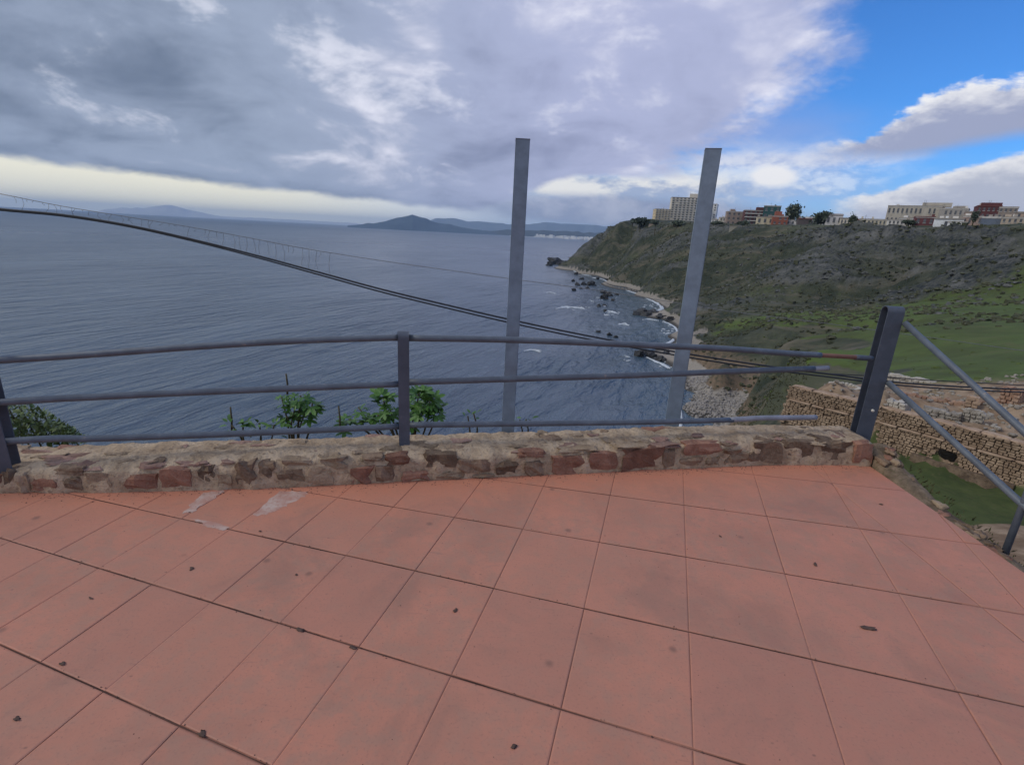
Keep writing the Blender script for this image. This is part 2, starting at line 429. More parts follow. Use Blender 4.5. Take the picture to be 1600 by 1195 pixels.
# ------------------------------------------------------------------ sea
SEA = -34.4
def build_sea():
    rs = np.concatenate([[0], np.geomspace(30, 28000, 44)])
    na = 96; V = [(0, 0, 0)]; Fc = []
    for r in rs[1:]:
        for k in range(na):
            t = 2 * math.pi * k / na; V.append((r * math.cos(t), r * math.sin(t), 0))
    for k in range(na): Fc.append([0, 1 + k, 1 + (k + 1) % na])
    for i in range(len(rs) - 2):
        a, b = 1 + i * na, 1 + (i + 1) * na
        for k in range(na): Fc.append([a + k, b + k, b + (k + 1) % na, a + (k + 1) % na])
    g = new_mat('sea water', 0.16, 0.5)
    p = g.pos(); x, y, z = g.sep(p)
    r = g.math('SQRT', x * x + y * y)
    pr = g.xyz(x * 0.37 + y * 0.93, y * 0.37 - x * 0.93, 0.0)       # swell runs obliquely towards the shore
    sw = g.scale3(pr, 0.30, 1.0, 1)
    h1 = g.noise(sw, 0.085, 3, 0.5, 0.4); h2 = g.noise(sw, 0.30, 5, 0.6, 0.4); h3 = g.noise(g.scale3(pr, 0.45, 1, 1), 1.2, 4, 0.6, 0.2)
    gust = g.noise(g.scale3(p, 1, 0.5, 1), 0.008, 4, 0.55, 0.5)
    h = h1 * 4.2 + h2 * 2.3 + h3 * 0.25
    fade = g.lin(r, 60, 2500, 1.0, 0.55) * g.ss(g.noise(g.scale3(pr, 0.5, 1, 1), 0.018, 4, 0.6, 0.8), 0.30, 0.68, 0.45, 1.15)
    b = g.bump(h, 0.9, 1.0)
    bn = b.s.node; g.put(bn.inputs['Strength'], fade)
    c = g.mix(g.ss(gust, 0.38, 0.62), (0.046, 0.076, 0.116), (0.078, 0.112, 0.152))
    shal = g.noise(p, 0.03, 4, 0.6)
    near = g.ss(x * 1.0 - (y - 100) * 0.11 + (shal - 0.5) * 40, -5, 75) * g.ss(y, 650, 250)
    c = g.mix(near * 0.75, c, (0.060, 0.110, 0.140))
    crest = g.ss(h2 * 0.6 + h3 * 0.25 + h1 * 0.2, 0.57, 0.70)
    c = g.mix(crest * 0.35, c, (0.20, 0.26, 0.33))  # lighter crest colour paints the light streaks of the waves into the water
    g.put(g.b.inputs['Base Color'], c)
    g.put(g.b.inputs['Roughness'], g.lin(r, 60, 4000, 0.22, 0.42))
    g.b.inputs['IOR'].default_value = 1.333
    g.put(g.b.inputs['Normal'], b)
    tag(put('sea', mesh('sea', V, Fc, True), g.m, loc=(0, 0, SEA)), kind='structure')
build_sea()

# ------------------------------------------------------------------ land: a height field through surveyed points
pts = []
def P3(p): pts.append(tuple(p))
coast = [(868, 418), (880, 422), (905, 425), (930, 431), (955, 441), (985, 455), (1012, 467), (1031, 477), (1038, 485), (1012, 488), (1000, 492),
         (1015, 497), (1040, 501), (1054, 509), (1057, 520), (1050, 532), (1036, 541), (1025, 546), (1008, 552), (1012, 558), (1034, 566), (1050, 575),
         (1060, 592), (1066, 610), (1067, 640), (1064, 680), (1058, 730), (1050, 780)]
for q in coast: P3(at(*q, SEA - 0.1))
for q in [(845, 413, -40), (850, 425, -38), (885, 435, -38), (920, 445, -38), (950, 460, -38), (985, 480, -37), (970, 492, -37), (1010, 512, -37), (1030, 520, -37), (1018, 535, -37),
          (985, 555, -37.5), (1018, 580, -37), (1035, 620, -37.5), (1040, 660, -38), (1030, 720, -38), (700, 450, -46), (800, 520, -46), (850, 600, -46), (900, 680, -46),
          (400, 500, -50), (500, 620, -50), (840, 395, -50)]:
    P3(at(q[0], q[1], q[2]))
for q in [(1000, 455, -33), (1035, 470, -32.8), (1052, 478, -32.5), (1062, 500, -32.6), (1075, 525, -32.4), (1085, 548, -32), (1098, 570, -31.8),
          (1125, 592, -31.6), (1145, 615, -32), (1150, 655, -31.5), (1145, 700, -31), (1092, 610, -33.4), (1098, 640, -33.3), (1100, 670, -33.3), (1085, 700, -33.6), (1085, 760, -33.8), (1150, 770, -31.5), (1040, 492, -32.6), (962, 436, -33)]:
    P3(at(q[0], q[1], q[2]))
ridge = [(892, 412, 632), (905, 402, 612), (930, 380, 575), (945, 366, 545), (965, 356, 515), (1000, 349, 475), (1050, 349, 430), (1100, 351, 400), (1180, 352, 370), (1260, 352, 345),
         (1340, 353, 320), (1430, 353, 295), (1520, 353, 270), (1600, 354, 255), (1750, 358, 240), (1950, 362, 230)]
for x, y, d in ridge:
    P3(rho(x, y, d))
    if x >= 1000:
        a = rho(x, y, d)
        for k, dz in ((45, 0.3), (180, 3.0), (420, 4.0)):
            b = rho(x, y, d + k); P3((b[0], b[1], a[2] + dz))
for q in [(860, 380, 720, -40), (900, 370, 800, -44), (960, 360, 760, -20), (1000, 350, 1000, -30)]:
    b = rho(q[0], q[1], q[2]); P3((b[0], b[1], q[3]))
for q in [(1600, 468, 170), (1500, 470, 185), (1400, 470, 205), (1300, 470, 220), (1200, 476, 228), (1130, 486, 225), (1085, 503, 207), (1750, 480, 150),
          (1600, 410, 215), (1500, 410, 228), (1400, 410, 248), (1300, 410, 268), (1200, 412, 286), (1080, 425, 322), (1030, 430, 350), (1000, 405, 420), (1000, 375, 452), (1100, 385, 360), (960, 400, 505), (930, 408, 560),
          (1600, 500, 118), (1500, 500, 130), (1400, 500, 142), (1300, 510, 147), (1200, 520, 152), (1130, 530, 162), (1098, 542, 170),
          (1600, 550, 80), (1500, 560, 78), (1400, 560, 85), (1300, 560, 96), (1200, 566, 110), (1130, 572, 128),
          (1600, 590, 62), (1500, 586, 64), (1400, 584, 66), (1300, 586, 76), (1225, 598, 84), (1750, 560, 75), (1750, 620, 55)]:
    P3(rho(*q))
for q in [(1170, 592, -30), (1172, 625, -29), (1180, 655, -27), (1205, 618, -24), (1215, 645, -22), (1236, 660, -18), (1222, 612, -18.5), (1160, 700, -28)]:
    P3(at(*q))
PLAT = -10.0
for q in [(1290, 606, -11.2), (1345, 603, -10.6), (1400, 604, -10.2), (1440, 625, PLAT), (1500, 640, -9.7), (1590, 660, -9.4), (1380, 640, PLAT), (1470, 655, PLAT), (1550, 672, -9.8), (1600, 685, -9.8), (1640, 640, -8.5)]:
    P3(at(*q))
DIT = -12.8
for q in [(1396, 708), (1445, 729), (1500, 750), (1555, 768), (1600, 784), (1415, 728), (1450, 760), (1480, 782), (1515, 795), (1560, 804), (1600, 810), (1540, 780), (1370, 700), (1340, 690), (1300, 680), (1700, 815)]:
    P3(at(q[0], q[1], DIT))
for q in [(1540, 815, -12.4), (1590, 822, -12.1), (1560, 840, -11.8), (1600, 850, -11.6), (1600, 885, -11.4), (1640, 900, -11.3), (1500, 815, -12.8)]:
    P3(at(*q))
for q in [(3.6, 3, -2.2), (5, 3, -4.5), (4, 6, -5), (8, 8, -9), (12, 12, -12.6), (6, -6, -3), (15, 2, -9), (16, 18, -13), (9, 15, -13), (0, 4.6, -1.6), (-3, 3.9, -0.9), (-5, 3.2, -0.8), (-3, 6, -5),
          (0, 8, -7), (0, 14, -16), (4, 20, -20), (0, 26, -32), (-6, 12, -18), (-8, 18, -30), (8, 28, -24), (8, 45, -35), (-10, 30, -40), (18, 40, -24), (25, 60, -29), (20, 75, -33), (12, 60, -36),
          (-12, 4, -12), (-20, 0, -34), (-15, 8, -30)]:
    P3(q)
for (lx, ly) in [(26.3, 39.3), (27.5, 38.0), (28.75, 36.6), (30.2, 34.6), (31.65, 32.6), (33.1, 30.6), (35.3, 27.5), (37.5, 24.4)]:
    for k in (0.35, 1.4, 2.6): P3((lx - .78 * k, ly - .62 * k, DIT))
    P3((lx + .78 * 1.1, ly + .62 * 1.1, PLAT - 0.25)); P3((lx + .78 * 3.5, ly + .62 * 3.5, PLAT))
pts = np.array(pts)
def tps_fit(P):
    A = P[:, :2] / 100.0; n = len(A)
    D = np.sqrt(((A[:, None] - A[None]) ** 2).sum(2) + 0.02 ** 2)
    K = D ** 1.25
    Q = np.concatenate([np.ones((n, 1)), A], 1)
    S = np.block([[-K - 0.0 * np.eye(n), Q], [Q.T, np.zeros((3, 3))]])
    sol = np.linalg.lstsq(S + 1e-6 * np.eye(n + 3), np.concatenate([P[:, 2], np.zeros(3)]), rcond=None)[0]
    return A, sol
TA, TS = tps_fit(pts)
def ground_raw(X, Y):
    q = np.stack([X, Y], 1) / 100.0; n = len(TA); out = np.zeros(len(q))
    for i in range(0, len(q), 4000):
        b = q[i:i + 4000]
        D = np.sqrt(((b[:, None] - TA[None]) ** 2).sum(2) + 0.02 ** 2) ** 1.25
        out[i:i + 4000] = -D @ TS[:n] + TS[n] + b @ TS[n + 1:]
    return out
def ss_(x, a, b):
    t = np.clip((x - a) / (b - a), 0, 1); return t * t * (3 - 2 * t)
def ground(X, Y, full=False):
    X = np.asarray(X, float); Y = np.asarray(Y, float)
    z = ground_raw(X, Y)
    rr = np.hypot(X, Y)
    e = 1.5; sl = np.hypot(ground_raw(X + e, Y) - z, ground_raw(X, Y + e) - z) / e
    far = ss_(rr, 70, 260)
    steep = ss_(sl, 0.16, 0.42)
    P = np.stack([X, Y, z * 0.6], 1)
    # slanting rock ribs on the steep slope, soft bumps elsewhere
    u = X * 0.8 + Y * 0.6 + z * 0.3; v = X * 0.6 - Y * 0.8
    rib = 1 - np.abs(fbm(np.stack([u / 24, v / 85, z * 0 + 3], 1), 4, 5))
    gul = fbm(P / 38.0, 5, 11, 0.55)
    zn = z + far * steep * ((rib - 0.62) * (7.5 + 7.0 * ss_(X - 0.25 * Y, 50, 110)) + gul * 4.8) + far * (1 - steep) * fbm(P / 30, 4, 21) * 0.7 + (1 - far) * fbm(P / 6.0, 4, 31) * 0.16
    ditch = (np.abs(z - DIT) < 0.35) & (rr < 60)
    zn = np.where(ditch, z + fbm(P / 3, 2, 3) * 0.03, zn)
    # hold the crest, the beach and the ruins to their surveyed level
    top = ss_(z, 9, 14) * ss_(rr, 150, 250)
    zn = zn * (1 - top) + (z + fbm(P / 18, 3, 41) * 0.5) * top
    b = ss_(z, -31.0, -33.2)
    zn = zn * (1 - b) + (z + fbm(P / 5, 3, 44) * 0.25) * b
    if full: return zn, z, sl, rib, gul
    return zn
def build_land():
    def graded(a, b, c, d0, g):
        xs = list(np.arange(a, b, d0)); s = d0
        while xs[-1] < c: s = min(s * g, 3.2); xs.append(xs[-1] + s)
        return np.array(xs)
    xs = np.concatenate([np.arange(-24, 4, 2.0), graded(4, 62, 640, 0.8, 1.02)])
    ys = np.concatenate([np.arange(-16, 14, 1.5), graded(14, 70, 1000, 0.8, 1.02)])
    X, Y = np.meshgrid(xs, ys); sh = X.shape; x = X.ravel(); y = Y.ravel()
    zn, z, sl, rib, gul = ground(x, y, True)
    ter = (x < 3.2) & (y < 4.2) & (x > -6)
    zn = np.where(ter, np.minimum(zn, -1.5), zn)
    V = np.stack([x, y, zn], 1)
    I = np.arange(len(x)).reshape(sh)
    q = np.stack([I[:-1, :-1], I[:-1, 1:], I[1:, 1:], I[1:, :-1]], -1).reshape(-1, 4)
    keep = (zn[q].max(1) > SEA - 2.5) & (np.hypot(x[q[:, 0]], y[q[:, 0]]) < 1000)
    q = q[keep]
    used = np.unique(q); mp = -np.ones(len(x), int); mp[used] = np.arange(len(used))
    me = mesh('hillside', V[used], [list(map(int, r)) for r in mp[q]], True)
    rr = np.hypot(x, y)
    field = (1 - ss_(sl, 0.32, 0.58)) * ss_(rr, 40, 58) * (1 - ss_(rr, 190, 225)) * ss_(zn, -31, -28)
    steep = ss_(sl, 0.18, 0.40) * ss_(rr, 120, 190)
    # the near flank is rockier, the far headland greener
    rock = steep * np.clip(0.18 * ss_(zn, -8, 4) + ss_(rib + 0.25 * gul, 0.55, 0.95) * 0.85 + 0.42 * ss_(x - 0.25 * y, 45, 110), 0, 1)
    beach = 1 - ss_(zn, -32.2, -30.6)
    ca = me.color_attributes.new('zones', 'FLOAT_COLOR', 'POINT')
    colr = np.stack([field, rock, beach, np.ones_like(field)], 1)[used].astype(np.float32)
    ca.data.foreach_set('color', colr.ravel())
    ditch = (np.abs(z - DIT) < 0.4) & (rr < 60) & (x > 12)
    ruin = ss_(rr, 66, 54) * ss_(zn, -15, -12)
    cb = me.color_attributes.new('zones_near', 'FLOAT_COLOR', 'POINT')
    cb.data.foreach_set('color', np.stack([ditch * 1.0, ruin, steep, np.ones_like(field)], 1)[used].astype(np.float32).ravel())
    g = new_mat('hillside ground', 0.95, 0.15)
    p = g.pos(); x_, y_, z_ = g.sep(p)
    fld, rck, bch = g.sep(g.attr('zones')); dit, rui, stp = g.sep(g.attr('zones_near'))
    n1 = g.noise(p, 0.035, 5, 0.6, 0.4); n2 = g.noise(p, 0.16, 6, 0.62, 0.3); n3 = g.noise(p, 0.9, 5, 0.62)
    st = g.noise(g.xyz(x_ * 0.8 + y_ * 0.6 + z_ * 0.4, (x_ * 0.6 - y_ * 0.8) * 0.22, z_ * 0.3), 0.20, 6, 0.66, 0.6)
    scrub = g.mix(g.ss(n2 * 0.6 + n1 * 0.4, 0.40, 0.60), (0.034, 0.043, 0.031), (0.074, 0.080, 0.054))
    scrub = g.mix(g.ss(st, 0.50, 0.66) * 0.75, scrub, (0.135, 0.118, 0.090))
    scrub = g.mix(g.ss(st, 0.46, 0.34) * 0.7, scrub, (0.034, 0.042, 0.028))
    scrub = g.mix(g.ss(n3 * 0.5 + n1 * 0.5, 0.54, 0.66) * 0.5, scrub, (0.090, 0.115, 0.040))
    rock = g.mix(g.ss(st * 0.6 + n3 * 0.4, 0.38, 0.62), (0.026, 0.033, 0.036), (0.150, 0.150, 0.143))
    rock = g.mix(g.ss(n2 * 0.6 + n3 * 0.4, 0.46, 0.58) * 0.65, rock, (0.055, 0.062, 0.042))
    c = g.mix(g.ss(rck + (n2 - 0.5) * 0.9, 0.25, 0.75), scrub, rock)
    grass = g.mix(g.ss(n1 * 0.5 + n2 * 0.5, 0.38, 0.60), (0.064, 0.080, 0.030), (0.086, 0.126, 0.036))
    grass = g.mix(g.ss(n2 * 0.5 + n3 * 0.5, 0.50, 0.66) * 0.6, grass, (0.105, 0.098, 0.050))
    grass = g.mix(g.ss(g.noise(g.scale3(p, 0.25, 1, 1), 0.5, 5, 0.65, 0.5), 0.52, 0.64) * 0.5, grass, (0.055, 0.066, 0.026))
    c = g.mix(g.ss(fld + (n2 - 0.5) * 0.5, 0.35, 0.65), c, grass)
    earth = g.mix(g.ss(n3 * 0.6 + n2 * 0.4, 0.36, 0.62), (0.16, 0.108, 0.070), (0.33, 0.245, 0.170))
    earth = g.mix(g.ss(n2, 0.54, 0.66) * 0.65, earth, (0.085, 0.095, 0.035))
    c = g.mix(g.ss(rui + (n3 - 0.5) * 0.5, 0.3, 0.7), c, earth)
    bank = g.ss(z_ + (n2 - 0.5) * 6, -25, -29)
    c = g.mix(bank * g.ss(g.math('SQRT', x_ * x_ + y_ * y_), 175, 150) * g.ss(n2 * 0.6 + n3 * 0.4, 0.36, 0.54), c, g.mix(n3, (0.115, 0.082, 0.055), (0.20, 0.15, 0.105)))
    sand = g.mix(n3, (0.20, 0.18, 0.155), (0.33, 0.30, 0.265))
    c = g.mix(g.ss(bch + (n3 - 0.5) * 0.5, 0.3, 0.7), c, sand)
    c = g.mix(g.ss(z_, SEA + 1.0, SEA + 0.3), c, (0.07, 0.065, 0.058))
    turf = g.mix(g.ss(n3 * 0.6 + n2 * 0.4, 0.35, 0.65), (0.040, 0.056, 0.020), (0.070, 0.088, 0.030))
    turf = g.mix(g.ss(g.noise(p, 2.6, 5, 0.65), 0.52, 0.68) * 0.5, turf, (0.095, 0.090, 0.042))
    c = g.mix(g.ss(dit, 0.3, 0.7), c, turf)
    g.put(g.b.inputs['Base Color'], c)
    g.put(g.b.inputs['Normal'], g.bump(n2 * 0.35 + n3 * 0.35 + st * 0.3, 0.8, g.lin(stp, 0, 1, 0.25, 3.5)))
    tag(put('hillside', me, g.m), kind='structure')
build_land()

# distant hills across the bay, part of the haze put into their colours
def far_ridge(prof, dist, depth, c0, c1, seed):
    xs = np.arange(prof[0][0], prof[-1][0] + 0.1, 2.0)
    ys = np.interp(xs, [p[0] for p in prof], [p[1] for p in prof])
    V = []; nr = 9
    for x, y in zip(xs, ys):
        d0 = ray(x, 400); a = d0[:2] / math.hypot(d0[0], d0[1])
        top = rho(x, y, dist)[2]
        base = SEA - 3
        top = max(top, base + 1) + 14 * vnoise(np.array([[x / 9.0, seed, 0.5]]), seed)[0] * (top > SEA + 15)
        for k in range(nr):
            t = k / (nr - 1) * 2 - 1                     # near foot, crest, far foot
            h = (1 - abs(t)) ** 0.8
            hz = base + (top - base) * h * (1 + (0.22 * vnoise(np.array([[x / 14.0, t * 2.5, seed * 1.0]]), seed + 4)[0] if 0 < abs(t) < 1 else 0))
            r = dist + t * depth
            V.append((a[0] * r, a[1] * r, hz))
    n = len(xs)
    Fc = [[i * nr + k, (i + 1) * nr + k, (i + 1) * nr + k + 1, i * nr + k + 1] for i in range(n - 1) for k in range(nr - 1)]
    m = m_simple('far hills %d' % seed, c0, c1, 0.004, 0.95, 0, 0)
    return tag(put('distant_hills', mesh('distant_hills', V, Fc, True), m), kind='structure')
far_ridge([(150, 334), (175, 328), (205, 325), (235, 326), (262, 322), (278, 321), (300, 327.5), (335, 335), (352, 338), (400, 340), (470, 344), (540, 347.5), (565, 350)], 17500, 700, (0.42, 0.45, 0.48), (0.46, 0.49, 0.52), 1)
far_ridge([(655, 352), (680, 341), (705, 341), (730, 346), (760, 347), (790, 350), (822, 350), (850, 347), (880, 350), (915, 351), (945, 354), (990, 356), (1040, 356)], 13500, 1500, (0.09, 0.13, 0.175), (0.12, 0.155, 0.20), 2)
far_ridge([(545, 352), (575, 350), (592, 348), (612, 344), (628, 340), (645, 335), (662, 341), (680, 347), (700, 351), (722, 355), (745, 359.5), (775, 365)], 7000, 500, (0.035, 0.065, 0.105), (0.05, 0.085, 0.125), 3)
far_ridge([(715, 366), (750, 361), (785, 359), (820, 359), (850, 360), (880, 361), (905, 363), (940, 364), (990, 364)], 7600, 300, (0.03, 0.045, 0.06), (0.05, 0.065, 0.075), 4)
def far_town():
    mb = MB(); r_ = random.Random(3)
    for i in range(170):
        x = r_.uniform(835, 985); w = 0.35 + 0.65 * ss_(x, 850, 915)
        if r_.random() > w: continue
        d = 6350 + r_.uniform(-60, 160); p = rho(x, 380, d)
        h = r_.uniform(12, 40); hw = r_.uniform(10, 26)
        mb.box((p[0], p[1], SEA + h / 2), (hw, 12, h / 2), rz(-math.atan2(p[0], p[1]) + r_.uniform(-.4, .4)))
    for i in range(90):
        x = r_.uniform(800, 985); d = 6350; p = rho(x, 380, d)
        mb.box((p[0], p[1], SEA + 1.5), (40, 20, 3.5), rz(-math.atan2(p[0], p[1])))
    o = put('far_town', mb.mesh('far_town'), m_simple('far white town', (0.76, 0.75, 0.71), (0.82, 0.80, 0.76), 0.02, 0.9, 0))
    tag(o, 'pale strip of a far town along the shore across the bay', 'town', kind='stuff')
far_town()

# thin sea air: one closed box of haze
def build_haze():
    mb = MB(); mb.box((0, 0, (SEA - 6 + 380) / 2), (29000, 29000, (380 - SEA + 6) / 2))
    me = mb.mesh('haze'); m = bpy.data.materials.new('sea haze'); m.use_nodes = True
    n = m.node_tree.nodes; n.remove(n['Principled BSDF'])
    v = n.new('ShaderNodeVolumePrincipled'); v.inputs['Color'].default_value = (0.55, 0.74, 1.0, 1); v.inputs['Density'].default_value = 6.0e-5
    m.node_tree.links.new(v.outputs[0], n['Material Output'].inputs['Volume'])
    tag(put('haze', me, m), kind='stuff')
build_haze()

# ------------------------------------------------------------------ terrace: slab body, grout bed and one object per tile
G = np.array([[0.4039818030748502, -0.13857637083587476, -0.02175839683580934], [-0.15712714108306566, -0.4815239104149165, 3.608779475460704], [-0.02890586119966259, 0.011860747311442852, 1.0]])
def grid(c, a):
    v = G @ np.array([c, a, 1.0]); return np.array([v[0] / v[2], v[1] / v[2]])
WALL = np.array([(-4.6, 2.40), (-3.6, 2.50), (-2.94, 2.58), (-2.43, 2.645), (-1.62, 2.775), (-0.95, 2.915), (-0.64, 2.985), (0.30, 3.19), (1.28, 3.40), (1.99, 3.545), (2.45, 3.60), (2.83, 3.632)])
EDGE = [(2.83, 3.632), (2.795, 2.35), (2.76, 1.0), (2.70, -2.6)]
FLOOR = [tuple(p) for p in WALL] + EDGE[1:] + [(-4.6, -2.6)]
BORDER = [(2.322, 3.575), (2.255, -2.6)]
def clip(poly, a, b, keep_left=True):
    """keep the part of the polygon on one side of line a-b"""
    out = []; n = len(poly)
    def side(p):
        s = (b[0] - a[0]) * (p[1] - a[1]) - (b[1] - a[1]) * (p[0] - a[0]); return s if keep_left else -s
    for i in range(n):
        p, q = poly[i], poly[(i + 1) % n]; sp, sq = side(p), side(q)
        if sp >= 0: out.append(p)
        if sp * sq < 0:
            t = sp / (sp - sq); out.append((p[0] + t * (q[0] - p[0]), p[1] + t * (q[1] - p[1])))
    return out
def area(p): return 0.5 * abs(sum(p[i][0] * p[(i + 1) % len(p)][1] - p[(i + 1) % len(p)][0] * p[i][1] for i in range(len(p))))
def inset(poly, d):
    n = len(poly); c = np.mean(poly, 0); out = []
    P = [np.array(p) for p in poly]
    sgn = 1 if sum(P[i][0] * P[(i + 1) % n][1] - P[(i + 1) % n][0] * P[i][1] for i in range(n)) > 0 else -1
    for i in range(n):
        e0 = P[i] - P[i - 1]; e1 = P[(i + 1) % n] - P[i]
        n0 = sgn * np.array([-e0[1], e0[0]]) / (np.linalg.norm(e0) + 1e-9); n1 = sgn * np.array([-e1[1], e1[0]]) / (np.linalg.norm(e1) + 1e-9)
        b = n0 + n1; k = max(0.35, 1 + n0 @ n1)
        out.append(tuple(P[i] + b * d / k))
    return out
def dedupe(poly):
    out = []
    for p in poly:
        if not out or math.hypot(p[0] - out[-1][0], p[1] - out[-1][1]) > 0.004: out.append(p)
    if len(out) > 1 and math.hypot(out[0][0] - out[-1][0], out[0][1] - out[-1][1]) < 0.004: out.pop()
    return out
def build_terrace():
    mb = MB()
    n = len(FLOOR)
    top = [(p[0], p[1], -0.0034) for p in FLOOR]
    inner = [(p[0], p[1], -2.6) for p in FLOOR]
    mb.add(top + inner, [list(range(n))[::-1]] + [[i, (i + 1) % n, n + (i + 1) % n, n + i] for i in range(n)])
    fl = tag(put('terrace', mb.mesh('terrace'), M['grout']), kind='structure')
    def tile(poly, k):
        poly = dedupe(poly)
        if len(poly) < 3 or area(poly) < 0.006: return
        dz = random.uniform(-0.0008, 0.0008)
        c = np.mean(poly, 0)
        if sum(poly[i][0] * poly[(i + 1) % len(poly)][1] - poly[(i + 1) % len(poly)][0] * poly[i][1] for i in range(len(poly))) < 0: poly = poly[::-1]
        inn = inset(poly, 0.0045); m = len(poly)
        v = [(p[0] - c[0], p[1] - c[1], dz) for p in inn] + [(p[0] - c[0], p[1] - c[1], dz - 0.0016) for p in poly] + [(p[0] - c[0], p[1] - c[1], -0.02) for p in poly]
        f = [list(range(m))] + [[i + m, (i + 1) % m + m, (i + 1) % m, i] for i in range(m)] + [[i + 2 * m, (i + 1) % m + 2 * m, (i + 1) % m + m, i + m] for i in range(m)]
        put('tile', mesh('tile', v, f), M['tile'], fl, loc=(c[0], c[1], 0))
    def cut(poly, wall=True):
        for i in range(len(WALL) - 1):                    # keep in front of the wall (the wall base hides the cut)
            a, b = WALL[i], WALL[i + 1]
            lo, hi = min(p[0] for p in poly) if poly else 0, max(p[0] for p in poly) if poly else 0
            if hi < a[0] - 0.5 or lo > b[0] + 0.5: continue
            nrm = np.array([-(b - a)[1], (b - a)[0]]); nrm /= np.linalg.norm(nrm)
            poly = clip(poly, a + nrm * 0.05, b + nrm * 0.05, False)
            if len(poly) < 3: return []
        for i in range(len(EDGE) - 1):
            a, b = EDGE[i], EDGE[i + 1]
            ys = [p[1] for p in poly]
            if min(ys) > a[1] or max(ys) < b[1]: continue
            poly = clip(poly, a, b, False)
            if len(poly) < 3: return []
        return poly
    def border_side(poly, left):
        ymid = np.mean([p[1] for p in poly])
        k = max(0, min(len(BORDER) - 2, sum(1 for p in BORDER[1:-1] if ymid < p[1])))
        a, b = np.array(BORDER[k]), np.array(BORDER[k + 1])
        return clip(poly, a + ([-0.003, 0] if left else [0.003, 0]), b + ([-0.003, 0] if left else [0.003, 0]), not left)
    for a in range(-3, 13):
        for c in range(-14, 9):
            jw = {2: 0.0075, 3: 0.009, 4: 0.010, 5: 0.009}; ja, jb = jw.get(a, 0.007) / 2 / 0.49, jw.get(a + 1, 0.007) / 2 / 0.49; jc = 0.0026 / 2 / 0.43
            q = [tuple(grid(c + jc, a + ja)), tuple(grid(c + 1 - jc, a + ja)), tuple(grid(c + 1 - jc, a + 1 - jb)), tuple(grid(c + jc, a + 1 - jb))]
            q = [(p[0] + random.uniform(-.0014, .0014), p[1] + random.uniform(-.0014, .0014)) for p in q]
            xs = [p[0] for p in q]; ys = [p[1] for p in q]
            if max(xs) < -4.6 or min(xs) > 3 or max(ys) < -2.4 or min(ys) > 4.3: continue
            if min(ys) < -2.5: continue
            q = cut(q)
            if len(q) < 3: continue
            if max(p[0] for p in q) < 2.1: tile(q, 0); continue
            for left in (True, False):
                s = border_side(q, left)
                if len(s) >= 3: tile(s, 1)
    # dark dirt packed into the long row joints
    for a, wd in ((1, .003), (2, .0045), (3, .0055), (4, .0065), (5, .006), (6, .005)):
        P_ = [grid(c, a) for c in np.arange(-12, 5.6, .1)]
        P_ = [p for p in P_ if -4.5 < p[0] < 2.26 and -2.4 < p[1] and p[1] < np.interp(p[0], WALL[:, 0], WALL[:, 1]) - .02]
        V = []
        for i, p in enumerate(P_):
            k = wd / 2 * (0.75 + 0.6 * vnoise(np.array([[i * .23, a, 0.]]), a)[0])
            V += [(p[0], p[1] - k, -0.0024), (p[0], p[1] + k, -0.0024)]
        put('joint_dirt', mesh('joint_dirt', V, [[2 * i, 2 * i + 2, 2 * i + 3, 2 * i + 1] for i in range(len(P_) - 1)]), M['jointdirt'], fl)
    # cement smears left on the tiles
    for px in ([(318, 769), (350, 766), (338, 776), (300, 800), (286, 801)], [(440, 766), (482, 768), (470, 778), (432, 798), (402, 806), (392, 804)],
               [(300, 810), (330, 813), (358, 823), (350, 828), (325, 822)]):
        p2 = []
        for i in range(len(px)):
            a, b = np.array(px[i], float), np.array(px[(i + 1) % len(px)], float)
            for t in np.arange(0, 1, .125):
                q = a + (b - a) * t + np.array([random.uniform(-3.5, 3.5), random.uniform(-1.3, 1.3)]); p2.append(at(q[0], q[1], 0.0012))
        c = np.mean(p2, 0); v = [np.array(p) - c for p in p2]; m = len(v)
        v += [p + np.array([0, 0, -0.004]) for p in v]
        if True:
            A2 = sum(v[i][0] * v[(i + 1) % m][1] - v[(i + 1) % m][0] * v[i][1] for i in range(m))
            f = [list(range(m)) if A2 > 0 else list(range(m))[::-1]] + [[i, (i + 1) % m, m + (i + 1) % m, m + i] for i in range(m)]
        put('cement_smear', mesh('cement_smear', v, f), M['smear'], fl, loc=tuple(c))
build_terrace()

